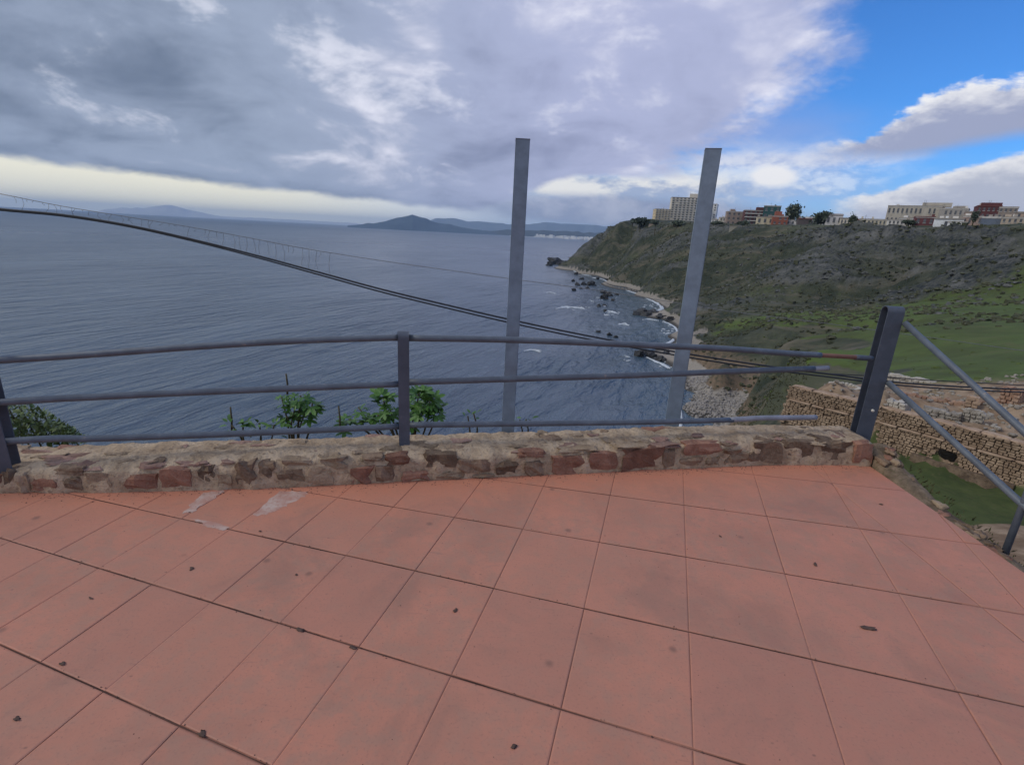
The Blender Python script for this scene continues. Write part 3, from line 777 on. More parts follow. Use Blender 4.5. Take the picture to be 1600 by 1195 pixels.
# dark droppings and clumps of dirt on the tiles
for (x, y, s, lab) in [(300, 888, 1.0, 'black dry leaf scrap on the left tiles nearest the cement smears'),
                       (711, 954, 1.0, 'black leaf scrap on a tile below the middle railing post'),
                       (1357, 982, 1.25, 'long dark twig scrap on the right hand tiles'),
                       (470, 985, 0.9, 'round dirt clump on the long dark joint left of centre'),
                       (552, 1012, 0.7, 'small dirt clump where the long dark joint meets a cross joint'),
                       (98, 1037, 0.8, 'dirt clump on the second joint at far left'),
                       (316, 1147, 0.85, 'dirt clump on the joint nearest the bottom left corner'),
                       (1273, 882, 0.9, 'dark scrap on the tiles in front of the corner post'),
                       (1377, 788, 0.9, 'dark scrap on the border tile by the open right edge'),
                       (463, 898, 0.55, 'small black speck right of the black leaf scrap'),
                       (26, 1124, 0.8, 'dark scrap on the tile at the bottom left corner'),
                       (803, 1166, 0.8, 'brown scrap at the bottom middle of the terrace'),
                       (1125, 838, 0.6, 'dark speck on the second tile row before the right wall'),
                       (142, 935, 0.55, 'small dark speck on the left tiles below the long joint'),
                       (406, 830, 0.6, 'curled dark scrap just below the cement smears')]:
    p = at(x, y, 0.0)
    v = stone_v(CG3, 0.0125 * s * (1.5 if 'long' in lab else 1), 0.0080 * s, 0.0020 * s, 2.2, 0.95, int(x)); v[:, 2] += 0.12 * np.abs(v[:, 0])
    a = random.uniform(0, 3)
    v = v @ rz(a if 'long' not in lab else -0.3).T
    nm = 'dirt_clump' if 'clump' in lab else 'leaf_scrap'
    tag(put(nm, mesh(nm, v, CF3, True), M['dirt'], loc=(p[0], p[1], 0.002)), lab, 'dirt' if nm == 'dirt_clump' else 'debris', 'specks of debris on the terrace')

# ------------------------------------------------------------------ low rubble wall
SEG = np.linalg.norm(np.diff(WALL, axis=0), axis=1); CUM = np.concatenate([[0], np.cumsum(SEG)]); WL = CUM[-1]
WS = smooth_path(np.column_stack([WALL, np.zeros(len(WALL))]), 12)[:, :2]
WSEG = np.linalg.norm(np.diff(WS, axis=0), axis=1); WCUM = np.concatenate([[0], np.cumsum(WSEG)]); WLEN = WCUM[-1]
def wp(s):
    s = np.clip(s, 0, WLEN); x = np.interp(s, WCUM, WS[:, 0]); y = np.interp(s, WCUM, WS[:, 1])
    e = 0.15; a, b = np.clip(s - e, 0, WLEN), np.clip(s + e, 0, WLEN)
    tx = np.interp(b, WCUM, WS[:, 0]) - np.interp(a, WCUM, WS[:, 0]); ty = np.interp(b, WCUM, WS[:, 1]) - np.interp(a, WCUM, WS[:, 1])
    l = np.hypot(tx, ty); return np.stack([x, y], -1), np.stack([tx / l, ty / l], -1)
def wall_h(s):
    x = np.interp(s, WCUM, WS[:, 0])
    return np.interp(x, [-4.6, -2.94, -2.6, -2.08, -1.55, -0.67, 0.3, 1.28, 2.0, 2.83], [0.12, 0.128, 0.148, 0.163, 0.172, 0.176, 0.170, 0.186, 0.186, 0.180])
def s_of_px(x, z=0.09):
    ss = np.linspace(0, WLEN, 1500); p, _ = wp(ss)
    X = np.column_stack([p, np.full(len(ss), z)]); px, _py = proj(X)
    return float(np.interp(x, px, ss))
def build_wall():
    w = root('rubble_wall', (0, 3.1, 0), 'low rubble wall of red brown stones set in beige mortar under the railing', 'wall')
    o0 = np.array([0, 3.1, 0])
    ns = int(WLEN / 0.022); S = np.linspace(0, WLEN, ns)
    prof = [(0.004, -0.03), (0.0, 0.015), (0.004, 0.05), (0.008, 0.085), (0.012, 0.125), (0.022, 0.85, 1), (0.045, 0.97, 1), (0.085, 1.03, 1), (0.14, 1.06, 1), (0.20, 1.08, 1), (0.26, 1.07, 1), (0.32, 1.05, 1), (0.37, 1.0, 1), (0.405, 0.85, 1), (0.42, 0.4, 1), (0.43, -0.5), (0.44, -1.2)]
    p, t = wp(S); nb = np.stack([-t[:, 1], t[:, 0]], 1); h = wall_h(S)
    V = []
    for k, pr in enumerate(prof):
        zz = pr[1] * h if len(pr) == 3 else np.minimum(np.full(ns, pr[1]), h * 0.8)
        V.append(np.column_stack([p + nb * pr[0], zz]))
    V = np.stack(V, 1).reshape(-1, 3); m = len(prof)
    nz = fbm(V * 9.0, 4, 3); nz2 = fbm(V * 30.0, 2, 8)
    nrm = np.tile(np.array([[1 if k < 5 else (0.5 if k < 7 else 0.1), 0.1 if k < 5 else (0.6 if k < 7 else 1.0)] for k in range(m)]), (ns, 1))
    nbb = np.repeat(nb, m, 0)
    amp = 0.012 * nz + 0.006 * nz2
    V[:, :2] -= nbb * (amp * nrm[:, 0])[:, None]; V[:, 2] += amp * nrm[:, 1] * (V[:, 2] > 0.01)
    Fc = [[i * m + k, (i + 1) * m + k, (i + 1) * m + k + 1, i * m + k + 1] for i in range(ns - 1) for k in range(m - 1)]
    Fc += [[k for k in range(m)], [(ns - 1) * m + k for k in range(m)][::-1]]
    put('mortar', mesh('mortar', V - o0, Fc, True), M['mortar'], w)
    def stone(s, z, hl, hh, depth, mat, tilt=0.0, face=True, back=0.0, lab=None, pw=5.0, rough=0.16):
        (c, tt) = wp(np.array(s)); n2 = np.array([-tt[1], tt[0]])
        seed = random.randint(0, 9999)
        v = stone_v(CG3, hl, depth, hh, pw, rough, seed)
        ca, sa = math.cos(tilt), math.sin(tilt)
        v = np.column_stack([v[:, 0] * ca - v[:, 2] * sa, v[:, 1], v[:, 0] * sa + v[:, 2] * ca])
        ctr = np.array([c[0] + n2[0] * back, c[1] + n2[1] * back, z])
        Vw = v[:, :1] * np.array([tt[0], tt[1], 0]) + v[:, 1:2] * np.array([n2[0], n2[1], 0]) + v[:, 2:] * np.array([0, 0, 1])
        o = put('stone', mesh('stone', Vw, CF3, False), M[mat], w, loc=tuple(ctr - o0))
        if lab: o['label'] = lab
    # face stones the photograph shows: x0, x1, y0, y1 in photo pixels
    face = [(0, 20, 735, 764, 'stone_brown'), (46, 86, 748, 765, 'stone_red'), (85, 132, 732, 744, 'stone_brown'), (131, 173, 738, 764, 'stone_tan'), (196, 246, 741, 763, 'stone_red'),
            (250, 301, 733, 761, 'stone_red'), (310, 334, 729, 752, 'stone_brown'), (366, 400, 722, 758, 'stone_brown'), (338, 362, 740, 760, 'stone_tan'), (24, 44, 742, 766, 'stone_tan'), (100, 128, 748, 766, 'stone_brown'),
            (402, 428, 724, 746, 'stone_brown'), (432, 475, 733, 752, 'stone_brown'), (478, 522, 737, 756, 'stone_tan'), (548, 582, 732, 754, 'stone_red'), (586, 616, 728, 752, 'stone_brown'), (630, 671, 735, 753, 'stone_red'),
            (664, 714, 708, 731, 'stone_brown'), (566, 600, 709, 722, 'stone_brown'), (602, 640, 712, 727, 'stone_red'), (716, 770, 717, 738, 'stone_brown'), (776, 811, 720, 745, 'stone_brown'), (682, 730, 738, 750, 'stone_tan'), (736, 772, 740, 750, 'stone_tan'),
            (812, 850, 696, 714, 'stone_red'), (820, 853, 722, 744, 'stone_brown'), (858, 916, 713, 740, 'stone_red'), (920, 968, 707, 734, 'stone_red'), (974, 1032, 702, 733, 'stone_red'), (1034, 1056, 704, 730, 'stone_brown'),
            (1068, 1129, 686, 711, 'stone_red'), (1060, 1098, 715, 728, 'stone_brown'), (1104, 1126, 714, 727, 'stone_tan'), (1132, 1166, 703, 722, 'stone_brown'), (1172, 1222, 688, 722, 'stone_brown'), (1226, 1276, 680, 716, 'stone_brown'),
            (1280, 1330, 688, 720, 'stone_brown'), (1334, 1372, 692, 724, 'stone_red'), (498, 540, 716, 732, 'stone_tan'), (440, 492, 716, 730, 'stone_tan'), (874, 930, 694, 709, 'stone_tan'), (960, 1010, 688, 700, 'stone_tan'), (1016, 1060, 690, 702, 'stone_pink')]
    for (x0, x1, y0, y1, mt) in face:
        s0, s1 = s_of_px(x0), s_of_px(x1); sm = (s0 + s1) / 2
        c, tt = wp(np.array(sm)); hm = float(wall_h(np.array(sm)))
        za, zb = zup(c[0], c[1], y1), zup(c[0], c[1], y0)
        za = max(za, 0.004); zb = min(zb, hm * 1.04)
        lab = 'bright brick red block standing proud of the wall' if (x0 == 1068) else None
        stone(sm, (za + zb) / 2, (s1 - s0) / 2 * 0.98, max((zb - za) / 2, 0.012) * 1.02, 0.040, mt, random.uniform(-.06, .06), back=0.033 + 0.012 * ((za + zb) / 2 / hm > 0.6), lab=lab, pw=9.0 if mt == 'stone_red' else 7.0, rough=0.36)
    s = -0.1
    while s < s_of_px(2):
        l = random.uniform(.05, .12); stone(s + l, random.choice([.04, .09]), l * .9, random.uniform(.022, .034), .035, random.choice(['stone_brown', 'stone_red', 'stone_tan']), random.uniform(-.1, .1), back=.024); s += 2 * l
    # flat stones showing through the mortar on top
    for i in range(150):
        s = random.uniform(0.3, WLEN - 0.02); x = float(np.interp(s, WCUM, WS[:, 0]))
        dens = 0.9 if x < -1.2 else (0.35 if x < 1.3 else 0.5)
        if random.random() > dens: continue
        b = random.choice([random.uniform(0.05, 0.15), random.uniform(0.05, 0.36)])
        hm = float(wall_h(np.array(s)))
        mt = random.choices(['stone_pink', 'stone_tan', 'stone_red', 'stone_brown'], [6, 4, 2, 2] if x < -1.2 else [3, 6, 1, 3])[0]
        prof_h = hm * np.interp(b, [0.02, 0.05, 0.14, 0.26, 0.37, 0.42], [0.84, 0.97, 1.06, 1.07, 1.0, 0.6])
        stone(s, prof_h - 0.006, random.uniform(.035, .095), random.uniform(.009, .014), random.uniform(.02, .05), mt, random.uniform(-.10, .10), back=b, pw=4.0, rough=0.55)
build_wall()

# rough stone edging that drops away outside the open right edge of the terrace
def build_edging():
    w = root('stone_edging', (3.05, 2.9, 0), 'rough brown stone edging dropping away beside the open right edge of the tiles', 'wall')
    o0 = np.array([3.05, 2.9, 0]); mb = MB()
    Y = np.linspace(3.75, -2.4, 130)
    prof = [(0.0, -0.9), (0.002, -0.03), (0.03, -0.015), (0.08, 0.0), (0.15, 0.0), (0.22, -0.01), (0.27, -0.05), (0.30, -0.2), (0.42, -1.0), (0.5, -2.6)]
    V = []
    for y in Y:
        x0 = np.interp(y, [-2.6, 1.0, 2.35, 3.632, 3.8], [2.70, 2.76, 2.795, 2.832, 2.84]); drop = np.interp(y, [-2.4, 2.3, 3.0, 3.5, 3.75], [-0.75, -0.12, -0.05, 0.03, 0.15])
        for (dx, z) in prof: V.append((x0 + 0.004 + dx * np.interp(y, [2, 3.6], [1.0, 0.75]), y, z + (drop if z > -0.5 else 0)))
    V = np.array(V); V += 0.020 * np.stack([fbm(V * 7, 3, 5) * (V[:, 2] > -9), fbm(V * 7, 3, 6), fbm(V * 6, 3, 7)], 1) * np.array([0.4, 0, 1.0])
    m = len(prof); mb.add(V, [[i * m + k, i * m + k + 1, (i + 1) * m + k + 1, (i + 1) * m + k] for i in range(len(Y) - 1) for k in range(m - 1)])
    put('mortar', mb.mesh('mortar', True, o0), m_simple('edging earth', (0.105, 0.074, 0.050), (0.24, 0.178, 0.120), 9, .95, .8, .03, c2=(0.09, 0.085, 0.04)), w)
    for i in range(46):
        y = random.uniform(1.2, 3.7); x0 = np.interp(y, [1.0, 2.35, 3.632, 3.8], [2.76, 2.795, 2.832, 2.84]); dx = random.uniform(0.05, 0.20)
        drop = np.interp(y, [-2.4, 2.3, 3.0, 3.5, 3.75], [-0.75, -0.12, -0.05, 0.03, 0.15])
        v = stone_v(CG3, random.uniform(.02, .045), random.uniform(.03, .07), random.uniform(.018, .03), 4.5, .5, i) @ rz(random.uniform(-.4, .4)).T
        put('stone', mesh('stone', v, CF3, True), M[random.choice(['stone_red', 'stone_brown', 'stone_brown', 'stone_tan'])], w, loc=tuple(np.array([x0 + dx, y, drop - 0.012]) - o0))
build_edging()
def edge_weeds():
    r2 = np.random.default_rng(14); mb = MB()
    for i in range(420):
        y = r2.uniform(1.4, 3.6); x = np.interp(y, [1.0, 2.35, 3.632, 3.8], [2.76, 2.795, 2.832, 2.84]) + r2.uniform(.10, .34); z = np.interp(y, [-2.4, 2.3, 3.0, 3.5, 3.75], [-0.75, -0.12, -0.05, 0.03, 0.15]) - .05
        s = r2.uniform(.008, .022); d = np.array([r2.normal() * .7 + .3, r2.normal() * .7, abs(r2.normal()) + .3]); d /= np.linalg.norm(d); e = np.cross(d, [.3, .9, .2]); e /= np.linalg.norm(e)
        p = np.array([x, y, z]); mb.add([p, p + d * s + e * s * .3, p + d * 2.2 * s, p + d * s - e * s * .3], [[0, 1, 2, 3]])
    tag(put('edge_weeds', mb.mesh('edge_weeds'), m_simple('edge weed leaves', (0.055, 0.06, 0.025), (0.11, 0.10, 0.045), 8, .9, 0)), 'small dry weeds growing along the outer side of the stone edging', 'weeds', kind='stuff')
edge_weeds()

def grit():
    r2 = np.random.default_rng(77); mb = MB()
    def grain(x, y, s):
        v = stone_v(cube_grid(1)[0], s, s * .8, s * .45, 2, .6, int(r2.integers(999))) @ rz(r2.uniform(0, 3)).T
        mb.add(v + np.array([x, y, s * .3]), cube_grid(1)[1])
    for i in range(900):                                   # swept up against the wall
        s = r2.uniform(.2, WLEN); c, t = wp(np.array(s)); n = np.array([-t[1], t[0]]); o = -abs(r2.normal(0, .045)) - .004
        grain(c[0] + n[0] * o, c[1] + n[1] * o, r2.uniform(.0015, .0045))
    for i in range(500):                                   # lying in and along the row joints
        a = r2.choice([1, 2, 3, 4, 5]) + r2.normal(0, .012); c = r2.uniform(-9, 5.3); p = grid(c, a)
        if p[0] < -4.4 or p[0] > 2.7 or p[1] > np.interp(p[0], WALL[:, 0], WALL[:, 1]) - .03: continue
        grain(p[0], p[1], r2.uniform(.0012, .0038))
    for i in range(420):
        x, y = r2.uniform(-3, 2.7), r2.uniform(.2, 3.3)
        if y > np.interp(x, WALL[:, 0], WALL[:, 1]) - .03: continue
        grain(x, y, r2.uniform(.001, .003))
    tag(put('grit', mb.mesh('grit'), M['dirt']), 'fine grit along the foot of the wall and in the tile joints', 'grit', kind='stuff')
grit()

# ------------------------------------------------------------------ railing
def uband(mb, base, top, width, depth, th, ang):
    """folded steel strip: two legs and a rounded top, open at the sides"""
    r = depth / 2; prof = []
    for k in range(5): prof.append((-r, base + (top - r - base) * k / 4))
    for k in range(1, 12): a = math.pi - math.pi * k / 12; prof.append((r * math.cos(a), top - r + r * math.sin(a)))
    for k in range(5): prof.append((r, top - r - (top - r - base) * k / 4))
    prof = np.array(prof); tn = np.gradient(prof, axis=0); tn /= np.linalg.norm(tn, axis=1)[:, None]
    inn = prof + th * np.stack([tn[:, 1], -tn[:, 0]], 1)
    n = len(prof); V = []
    for sgn in (-1, 1):
        for P in (prof, inn):
            for q in P: V.append((sgn * width / 2, q[0], q[1]))
    o = lambda s, l, i: (s * 2 + l) * n + i
    Fc = []
    for i in range(n - 1):
        Fc += [[o(0, 0, i), o(0, 0, i + 1), o(1, 0, i + 1), o(1, 0, i)], [o(0, 1, i), o(1, 1, i), o(1, 1, i + 1), o(0, 1, i + 1)],
               [o(0, 0, i), o(0, 1, i), o(0, 1, i + 1), o(0, 0, i + 1)], [o(1, 0, i), o(1, 0, i + 1), o(1, 1, i + 1), o(1, 1, i)]]
    Fc += [[o(0, 0, 0), o(1, 0, 0), o(1, 1, 0), o(0, 1, 0)], [o(0, 0, n - 1), o(0, 1, n - 1), o(1, 1, n - 1), o(1, 0, n - 1)]]
    mb.add(np.array(V) @ rz(ang).T, Fc)
PM = np.array([-0.712, 3.17]); PC = np.array([2.875, 3.885]); PL = np.array([-2.93, 2.655])
def line_pt(a, b, px, y):
    """point of the vertical plane a-b seen at photo pixel px, y"""
    d = ray(px, y); Mx = np.array([[d[0], -(b - a)[0]], [d[1], -(b - a)[1]]])
    t, s = np.linalg.solve(Mx, a); return EYE + t * d
def build_railing():
    w = root('front_railing', (PM[0], PM[1], 0.18), 'bent blue grey three bar pipe railing with folded posts on the low wall', 'railing')
    o0 = np.array([PM[0], PM[1], 0.18])
    aL = math.atan2(PM[1] - PL[1], PM[0] - PL[0]); aR = math.atan2(PC[1] - PM[1], PC[0] - PM[0])
    for nm, P, z0, z1, wd, dp, ang, m in (('post', PM, 0.10, 0.965, 0.070, 0.080, (aL + aR) / 2 + 0.04, 'rail_dark'), ('post', PL, 0.05, 0.93, 0.080, 0.085, aL + .05, 'rail_dark'), ('post', PC, 0.10, 1.215, 0.125, 0.085, -0.02, 'rail_dark')):
        mb = MB(); uband(mb, z0, z1, wd, dp, 0.006, ang)
        put(nm, mb.mesh(nm), M[m], w, loc=tuple(np.array([P[0], P[1], 0]) - o0))
    def rail(nm, px, a, b, r, m, dz=0.0, extra=None, lab=None):
        p = [line_pt(a, b, x, y) for x, y in px]
        if extra: p = [np.array(extra)] + p
        mb = MB(); mb.tube(smooth_path(p, 6), r, 14)
        o = put(nm, mb.mesh(nm, True, o0), M[m], w)
        if lab: o['label'] = lab
    ex = lambda z: (-4.6, 2.655 - 1.67 * 0.24, z)
    rail('rail', [(8, 562), (150, 553), (300, 542), (450, 533), (560, 529), (624, 527.5)], PL, PM, 0.0205, 'rail', extra=ex(0.66))
    rail('rail', [(8, 628), (150, 620), (300, 613), (450, 607), (624, 600)], PL, PM, 0.0205, 'rail', extra=ex(0.42))
    rail('rail', [(8, 689.5), (150, 685), (300, 680), (450, 674), (624, 666)], PL, PM, 0.0205, 'rail', extra=ex(0.19))
    rail('rail', [(636, 528), (800, 531), (1000, 539), (1135, 545), (1230, 552), (1282, 555)], PM, PC, 0.0215, 'rail')
    rail('rail_pipe', [(1276, 554.6), (1310, 556.5), (1350, 559)], PM, PC, 0.0165, 'rail_rust', lab='thin rusty red brown end of the top rail')
    rail('rail_sleeve', [(1336, 558.2), (1362, 560)], PM, PC, 0.021, 'rail_dark')
    rail('rail', [(636, 597), (800, 592), (1000, 586), (1150, 580), (1272, 576)], PM, PC, 0.0215, 'rail')
    rail('rail_pipe', [(1268, 576.2), (1294, 575)], PM, PC, 0.0185, 'rail_worn', lab='bare grey broken end of the middle rail')
    rail('rail', [(636, 664), (800, 662), (1000, 659.5), (1145, 656)], PM, PC, 0.0205, 'rail')
    rail('rail_pipe', [(1140, 656), (1190, 653), (1240, 652.5), (1275, 652)], PM, PC, 0.0200, 'rail_worn', lab='scraped pale grey end of the bottom rail')
    mb = MB()
    mb.tube([(PC[0] - 0.01, PC[1] - 0.075, 0.40), (PC[0] - 0.012, PC[1] - 0.088, 0.40)], 0.011, 12)
    put('bolt_head', mb.mesh('bolt_head', True, o0), m_paint('bright bolt', (0.6, 0.58, 0.5), 0.4), w)
build_railing()
def build_stair_railing():
    X0 = 3.05
    def xp(px, y, X=X0):
        d = ray(px, y); return EYE + d * (X / d[0])
    w = root('stair_railing', (X0, 2.68, -0.15), 'two bar blue grey pipe railing running down beyond the open right edge', 'railing')
    o0 = np.array([X0, 2.68, -0.15])
    for a, b in (((1414, 505), (1600, 674)), ((1388, 598), (1600, 790))):
        p0, p1 = xp(*a, 2.95), xp(*b)
        d = p1 - p0; mb = MB(); mb.tube([p0, p0 + d * .5, p1, p0 + d * ((p0[1] - 1.21) / (p0[1] - p1[1]))], 0.0215, 14)
        put('rail', mb.mesh('rail', True, o0), M['rail'], w)
    p = xp(1590, 795); q = xp(1570, 880)
    mb = MB(); mb.tube([(X0, (p[1] + q[1]) / 2, 0.60), (X0, (p[1] + q[1]) / 2, 0.2), (X0, (p[1] + q[1]) / 2, -0.26)], 0.019, 12)
    put('post', mb.mesh('post', True, o0), M['rail_dark'], w)
    mb = MB(); y2 = (p[1] + q[1]) / 2 - 1.5
    mb.tube([(X0 + .1, 1.21, 0.0), (X0 + .1, 1.21, -1.4)], 0.019, 12); put('post', mb.mesh('post', True, o0), M['rail_dark'], w)
build_stair_railing()

# two tall square posts just outside the wall
for (top, bot, Y, ang, lab) in [((818, 220), (794, 655), 3.66, 0.03, 'tall square grey metal post in the middle, rising against the sea and cloud'),
                                ((1115, 235), (1051, 652), 4.02, -0.27, 'tall square grey metal post on the right, rising in front of the cream tower block')]:
    p = aty(*bot, Y); zt = zup(p[0], p[1], top[1])
    w = root('tall_post', (p[0], p[1], -0.6), lab, 'post', 'tall grey posts behind the wall', ang)
    hw = 0.0470 if Y < 3.8 else 0.0560
    bm = bmesh.new(); bmesh.ops.create_cube(bm, size=1); bmesh.ops.scale(bm, vec=(2 * hw, 2 * hw, zt + 0.6), verts=bm.verts)
    bmesh.ops.bevel(bm, geom=[e for e in bm.edges if abs(e.verts[0].co.z - e.verts[1].co.z) > .1], offset=0.005, segments=2, affect='EDGES')
    bmesh.ops.translate(bm, vec=(0, 0, (zt + 0.6) / 2), verts=bm.verts)
    me = bpy.data.meshes.new('shaft'); bm.to_mesh(me); bm.free(); put('shaft', me, M['tallpost'], w)
    mb = MB(); mb.box((0, 0, zt + 0.6 + 0.003), (hw + 0.001, hw + 0.001, 0.003)); put('end_cap', mb.mesh('end_cap'), M['rail'], w)
    mb = MB(); mb.box((0, 0, -0.8), (hw + .08, hw + .08, 0.8)); put('footing', mb.mesh('footing'), M['concrete'], w)

# ------------------------------------------------------------------ cables
def strand(nm, px, Y, r, m, lab, cat, wob=0.0, group=None):
    P = [aty(x, y, Y(x)) for x, y in px]
    P = smooth_path(P, 10)
    mb = MB(); mb.tube(P, r, 8)
    o = put(nm, mb.mesh(nm, True), M[m]); return tag(o, lab, cat, group), P
cab = [(-260, 303), (-120, 313), (0, 326.5), (100, 336), (200, 352), (300, 374), (400, 399), (500, 426), (600, 453), (700, 477), (800, 500), (900, 521), (1000, 540), (1100, 557), (1200, 572), (1300, 585), (1400, 597), (1500, 604), (1620, 609), (1800, 612)]
CY_ = lambda x: 6.2 + 0.0 * x
strand('power_cable', cab, CY_, 0.0105, 'cable', 'upper black cable sagging across the view from the left edge', 'cable', group='black overhead cables')
strand('power_cable', [(x, y + (2.0 + 3.2 * math.sin(min(max((x - 250) / 700, 0), 1) * 3.14 * 0.5)) * (1 if x < 1250 else 0.85)) for x, y in cab], lambda x: 6.3, 0.0095, 'cable', 'lower black cable hanging just beneath the other thick cable', 'cable', group='black overhead cables')
wirepx = [(-200, 265), (0, 303), (90, 321), (180, 336), (280, 352), (380, 370), (480, 389), (600, 408), (700, 422), (800, 436), (900, 449), (1000, 464), (1130, 485), (1250, 500), (1370, 516), (1480, 531), (1600, 548), (1750, 566)]
def build_wire():
    P = smooth_path([aty(x, y, 6.6) for x, y in wirepx], 10)
    w = root('span_wire', tuple(P[60]), 'thin slack wire with torn net strands hanging from it above the cables', 'wire')
    mb = MB(); mb.tube(P, 0.0042, 6); put('wire', mb.mesh('wire', True, P[60]), M['wire'], w)
    r_ = random.Random(5)
    for i in range(46):
        x = 20 + i * 11.0 + r_.uniform(-4, 4); y = np.interp(x, [a for a, b in wirepx], [b for a, b in wirepx])
        yc = np.interp(x, [a for a, b in cab], [b for a, b in cab]); full = 280 < x < 500
        y2 = yc - 1 if r_.random() < (0.8 if full else 0.3) else y + r_.uniform(3, 12)
        a, b = aty(x, y, 6.6), aty(x + r_.uniform(-5, 5), min(y2, yc), 6.6)
        mid = (a + b) / 2 + np.array([r_.uniform(-.03, .03), 0, 0])
        mb = MB(); mb.tube([a, mid, b], 0.0022, 4, False); put('net_strand', mb.mesh('net_strand', False, P[60]), M['wire'], w)
build_wire()
strand('thin_cable', [(1280, 583), (1370, 588), (1450, 594), (1530, 598), (1620, 603), (1750, 606)], lambda x: 7.0, 0.007, 'cable', 'thin black cable at right just above the thick pair, crossing the ruins', 'cable', group='black overhead cables')

# ------------------------------------------------------------------ plants behind the wall
def leaf_mesh(name, lobes=5, wide=1.0):
    V = [(0, 0, 0)]; n = lobes * 4
    a0 = 2.35
    for i in range(n + 1):
        t = -a0 + 2 * a0 * i / n; ph = (i % 4) / 4.0
        r = (0.46 + 0.54 * (0.5 + 0.5 * math.cos(2 * math.pi * (i / 4.0 - lobes / 2 + 0.5 * 0)))) if lobes > 1 else 1
        r = 0.42 + 0.58 * abs(math.cos(math.pi * (i / 4.0) )) ** 1.4
        r *= 1.0 - 0.28 * abs(t) / a0
        V.append((wide * r * math.sin(t), r * math.cos(t), -0.22 * r * r + 0.05 * math.sin(3 * t)))
    return mesh(name, V, [[0, i + 2, i + 1] for i in range(n)], False)
def blade_mesh(name, w=0.2):
    V = [(0, 0, 0), (w, 0.35, 0.06), (0, 0.4, -0.02), (-w, 0.35, 0.06), (w * .8, 0.7, 0.02), (0, 0.72, -0.06), (-w * .8, 0.7, 0.02), (0, 1.0, -0.16)]
    return mesh(name, V, [[0, 1, 2], [0, 2, 3], [1, 4, 5, 2], [2, 5, 6, 3], [4, 7, 5], [5, 7, 6]], True)
FIG = leaf_mesh('leaf'); FIG.materials.append(M['leaf'])
BLD = blade_mesh('leaf', 0.19); BLD.materials.append(M['leaf'])
def plant(name, px_base, Y, shoots, label, cat, leaf=FIG, size=0.10, nleaf=9, seed=1, group=None, stem_mat='stem'):
    r_ = random.Random(seed); b = aty(*px_base, Y); b = np.array([b[0], b[1], b[2]])
    w = root(name, tuple(b), label, cat, group)
    for (x, y, dY, k) in shoots:
        t = aty(x, y, Y + dY); foot = b + np.array([(t[0] - b[0]) * 0.35, dY * .3, -0.25])
        mid = (t + foot) / 2 + np.array([r_.uniform(-.04, .04), r_.uniform(-.03, .03), 0.02])
        mb = MB(); mb.tube(smooth_path([foot, mid, t], 4), [0.008] * 5 + [0.006] * 4, 6); put('stem', mb.mesh('stem', True, b), M[stem_mat], w)
        for i in range(int(nleaf * k)):
            o = put('leaf', leaf, None, w)
            az = 2.4 * i + r_.uniform(-.4, .4); lift = r_.uniform(-0.5, 0.9); s = size * r_.uniform(0.6, 1.2)
            back = r_.uniform(0, 0.12) * (i / (nleaf * k)); off = np.array([math.cos(az) * .02, math.sin(az) * .02, -back])
            pet = 0.35 * size * r_.uniform(0.3, 1.4)
            dirv = np.array([math.cos(az) * math.cos(lift), math.sin(az) * math.cos(lift), math.sin(lift)])
            o.location = tuple(t - b + off + dirv * pet)
            yv = Vector(dirv); zv = Vector((r_.uniform(-.3, .3), -0.25 + r_.uniform(-.3, .3), 1)); xv = yv.cross(zv).normalized(); zv = xv.cross(yv)
            o.rotation_euler = Matrix((xv, yv, zv)).transposed().to_euler(); o.scale = (s, s, s)
    return w
plant('fig_shrub', (640, 662), 3.85, [(598, 620, 0, 1), (655, 612, 0, 1.2), (672, 626, 0, 1.1), (662, 642, -.05, 1), (610, 640, 0, .7), (590, 648, -.05, .9), (575, 655, 0, 0.8), (545, 655, 0.05, .8), (648, 630, 0.1, 1), (680, 640, 0, .7), (560, 636, 0.1, .45), (636, 648, 0, .6)],
      'leafy green fig shrub behind the middle railing post, largest of the plants', 'shrub', size=0.088, nleaf=11, seed=3, group='plants behind the wall')
plant('fig_shrub', (455, 668), 3.75, [(470, 618, 0, 1), (488, 630, 0, .9), (462, 634, 0, .8), (440, 620, .05, .45), (448, 650, 0, .7), (476, 646, 0, .6)],
      'small leafy green shrub with a dark bare stem left of the middle post', 'shrub', size=0.085, nleaf=10, seed=9, group='plants behind the wall')
plant('leafy_weed', (395, 672), 3.65, [(380, 662, 0, 1), (405, 661, 0, 1.2), (428, 664, 0, .8), (362, 664, 0, .7)], 'low tuft of pale green weeds behind the bottom rail, left of the small shrub', 'weed', leaf=BLD, size=0.085, nleaf=12, seed=4, group='plants behind the wall')
plant('leafy_weed', (736, 664), 3.8, [(731, 650, 0, .5), (740, 646, 0, .6)], 'tiny green sprig behind the bottom rail between middle post and tall post', 'weed', leaf=BLD, size=0.06, nleaf=8, seed=5, group='plants behind the wall')
plant('leafy_weed', (815, 664), 3.75, [(812, 656, 0, .7), (822, 655, 0, .5)], 'small bright green leaves at the foot of the middle tall post', 'weed', leaf=BLD, size=0.06, nleaf=8, seed=6, group='plants behind the wall')
for (x, y0, y1, lab) in [(362, 636, 664, 'bare dark upright twig behind the bottom rail at the left weeds'), (449, 584, 602, 'bare dark twig tip above the middle rail, left of centre'), (531, 634, 660, 'short dark dry stalk at the left end of the large fig shrub')]:
    a, b = aty(x, y1 + 14, 3.72), aty(x - 2, y0, 3.72); mb = MB(); mb.tube([a, (a + b) / 2 + np.array([.006, 0, 0]), b], [0.008, 0.007, 0.006], 6)
    tag(put('dry_twig', mb.mesh('dry_twig', True), M['stem']), lab, 'twig', 'plants behind the wall')
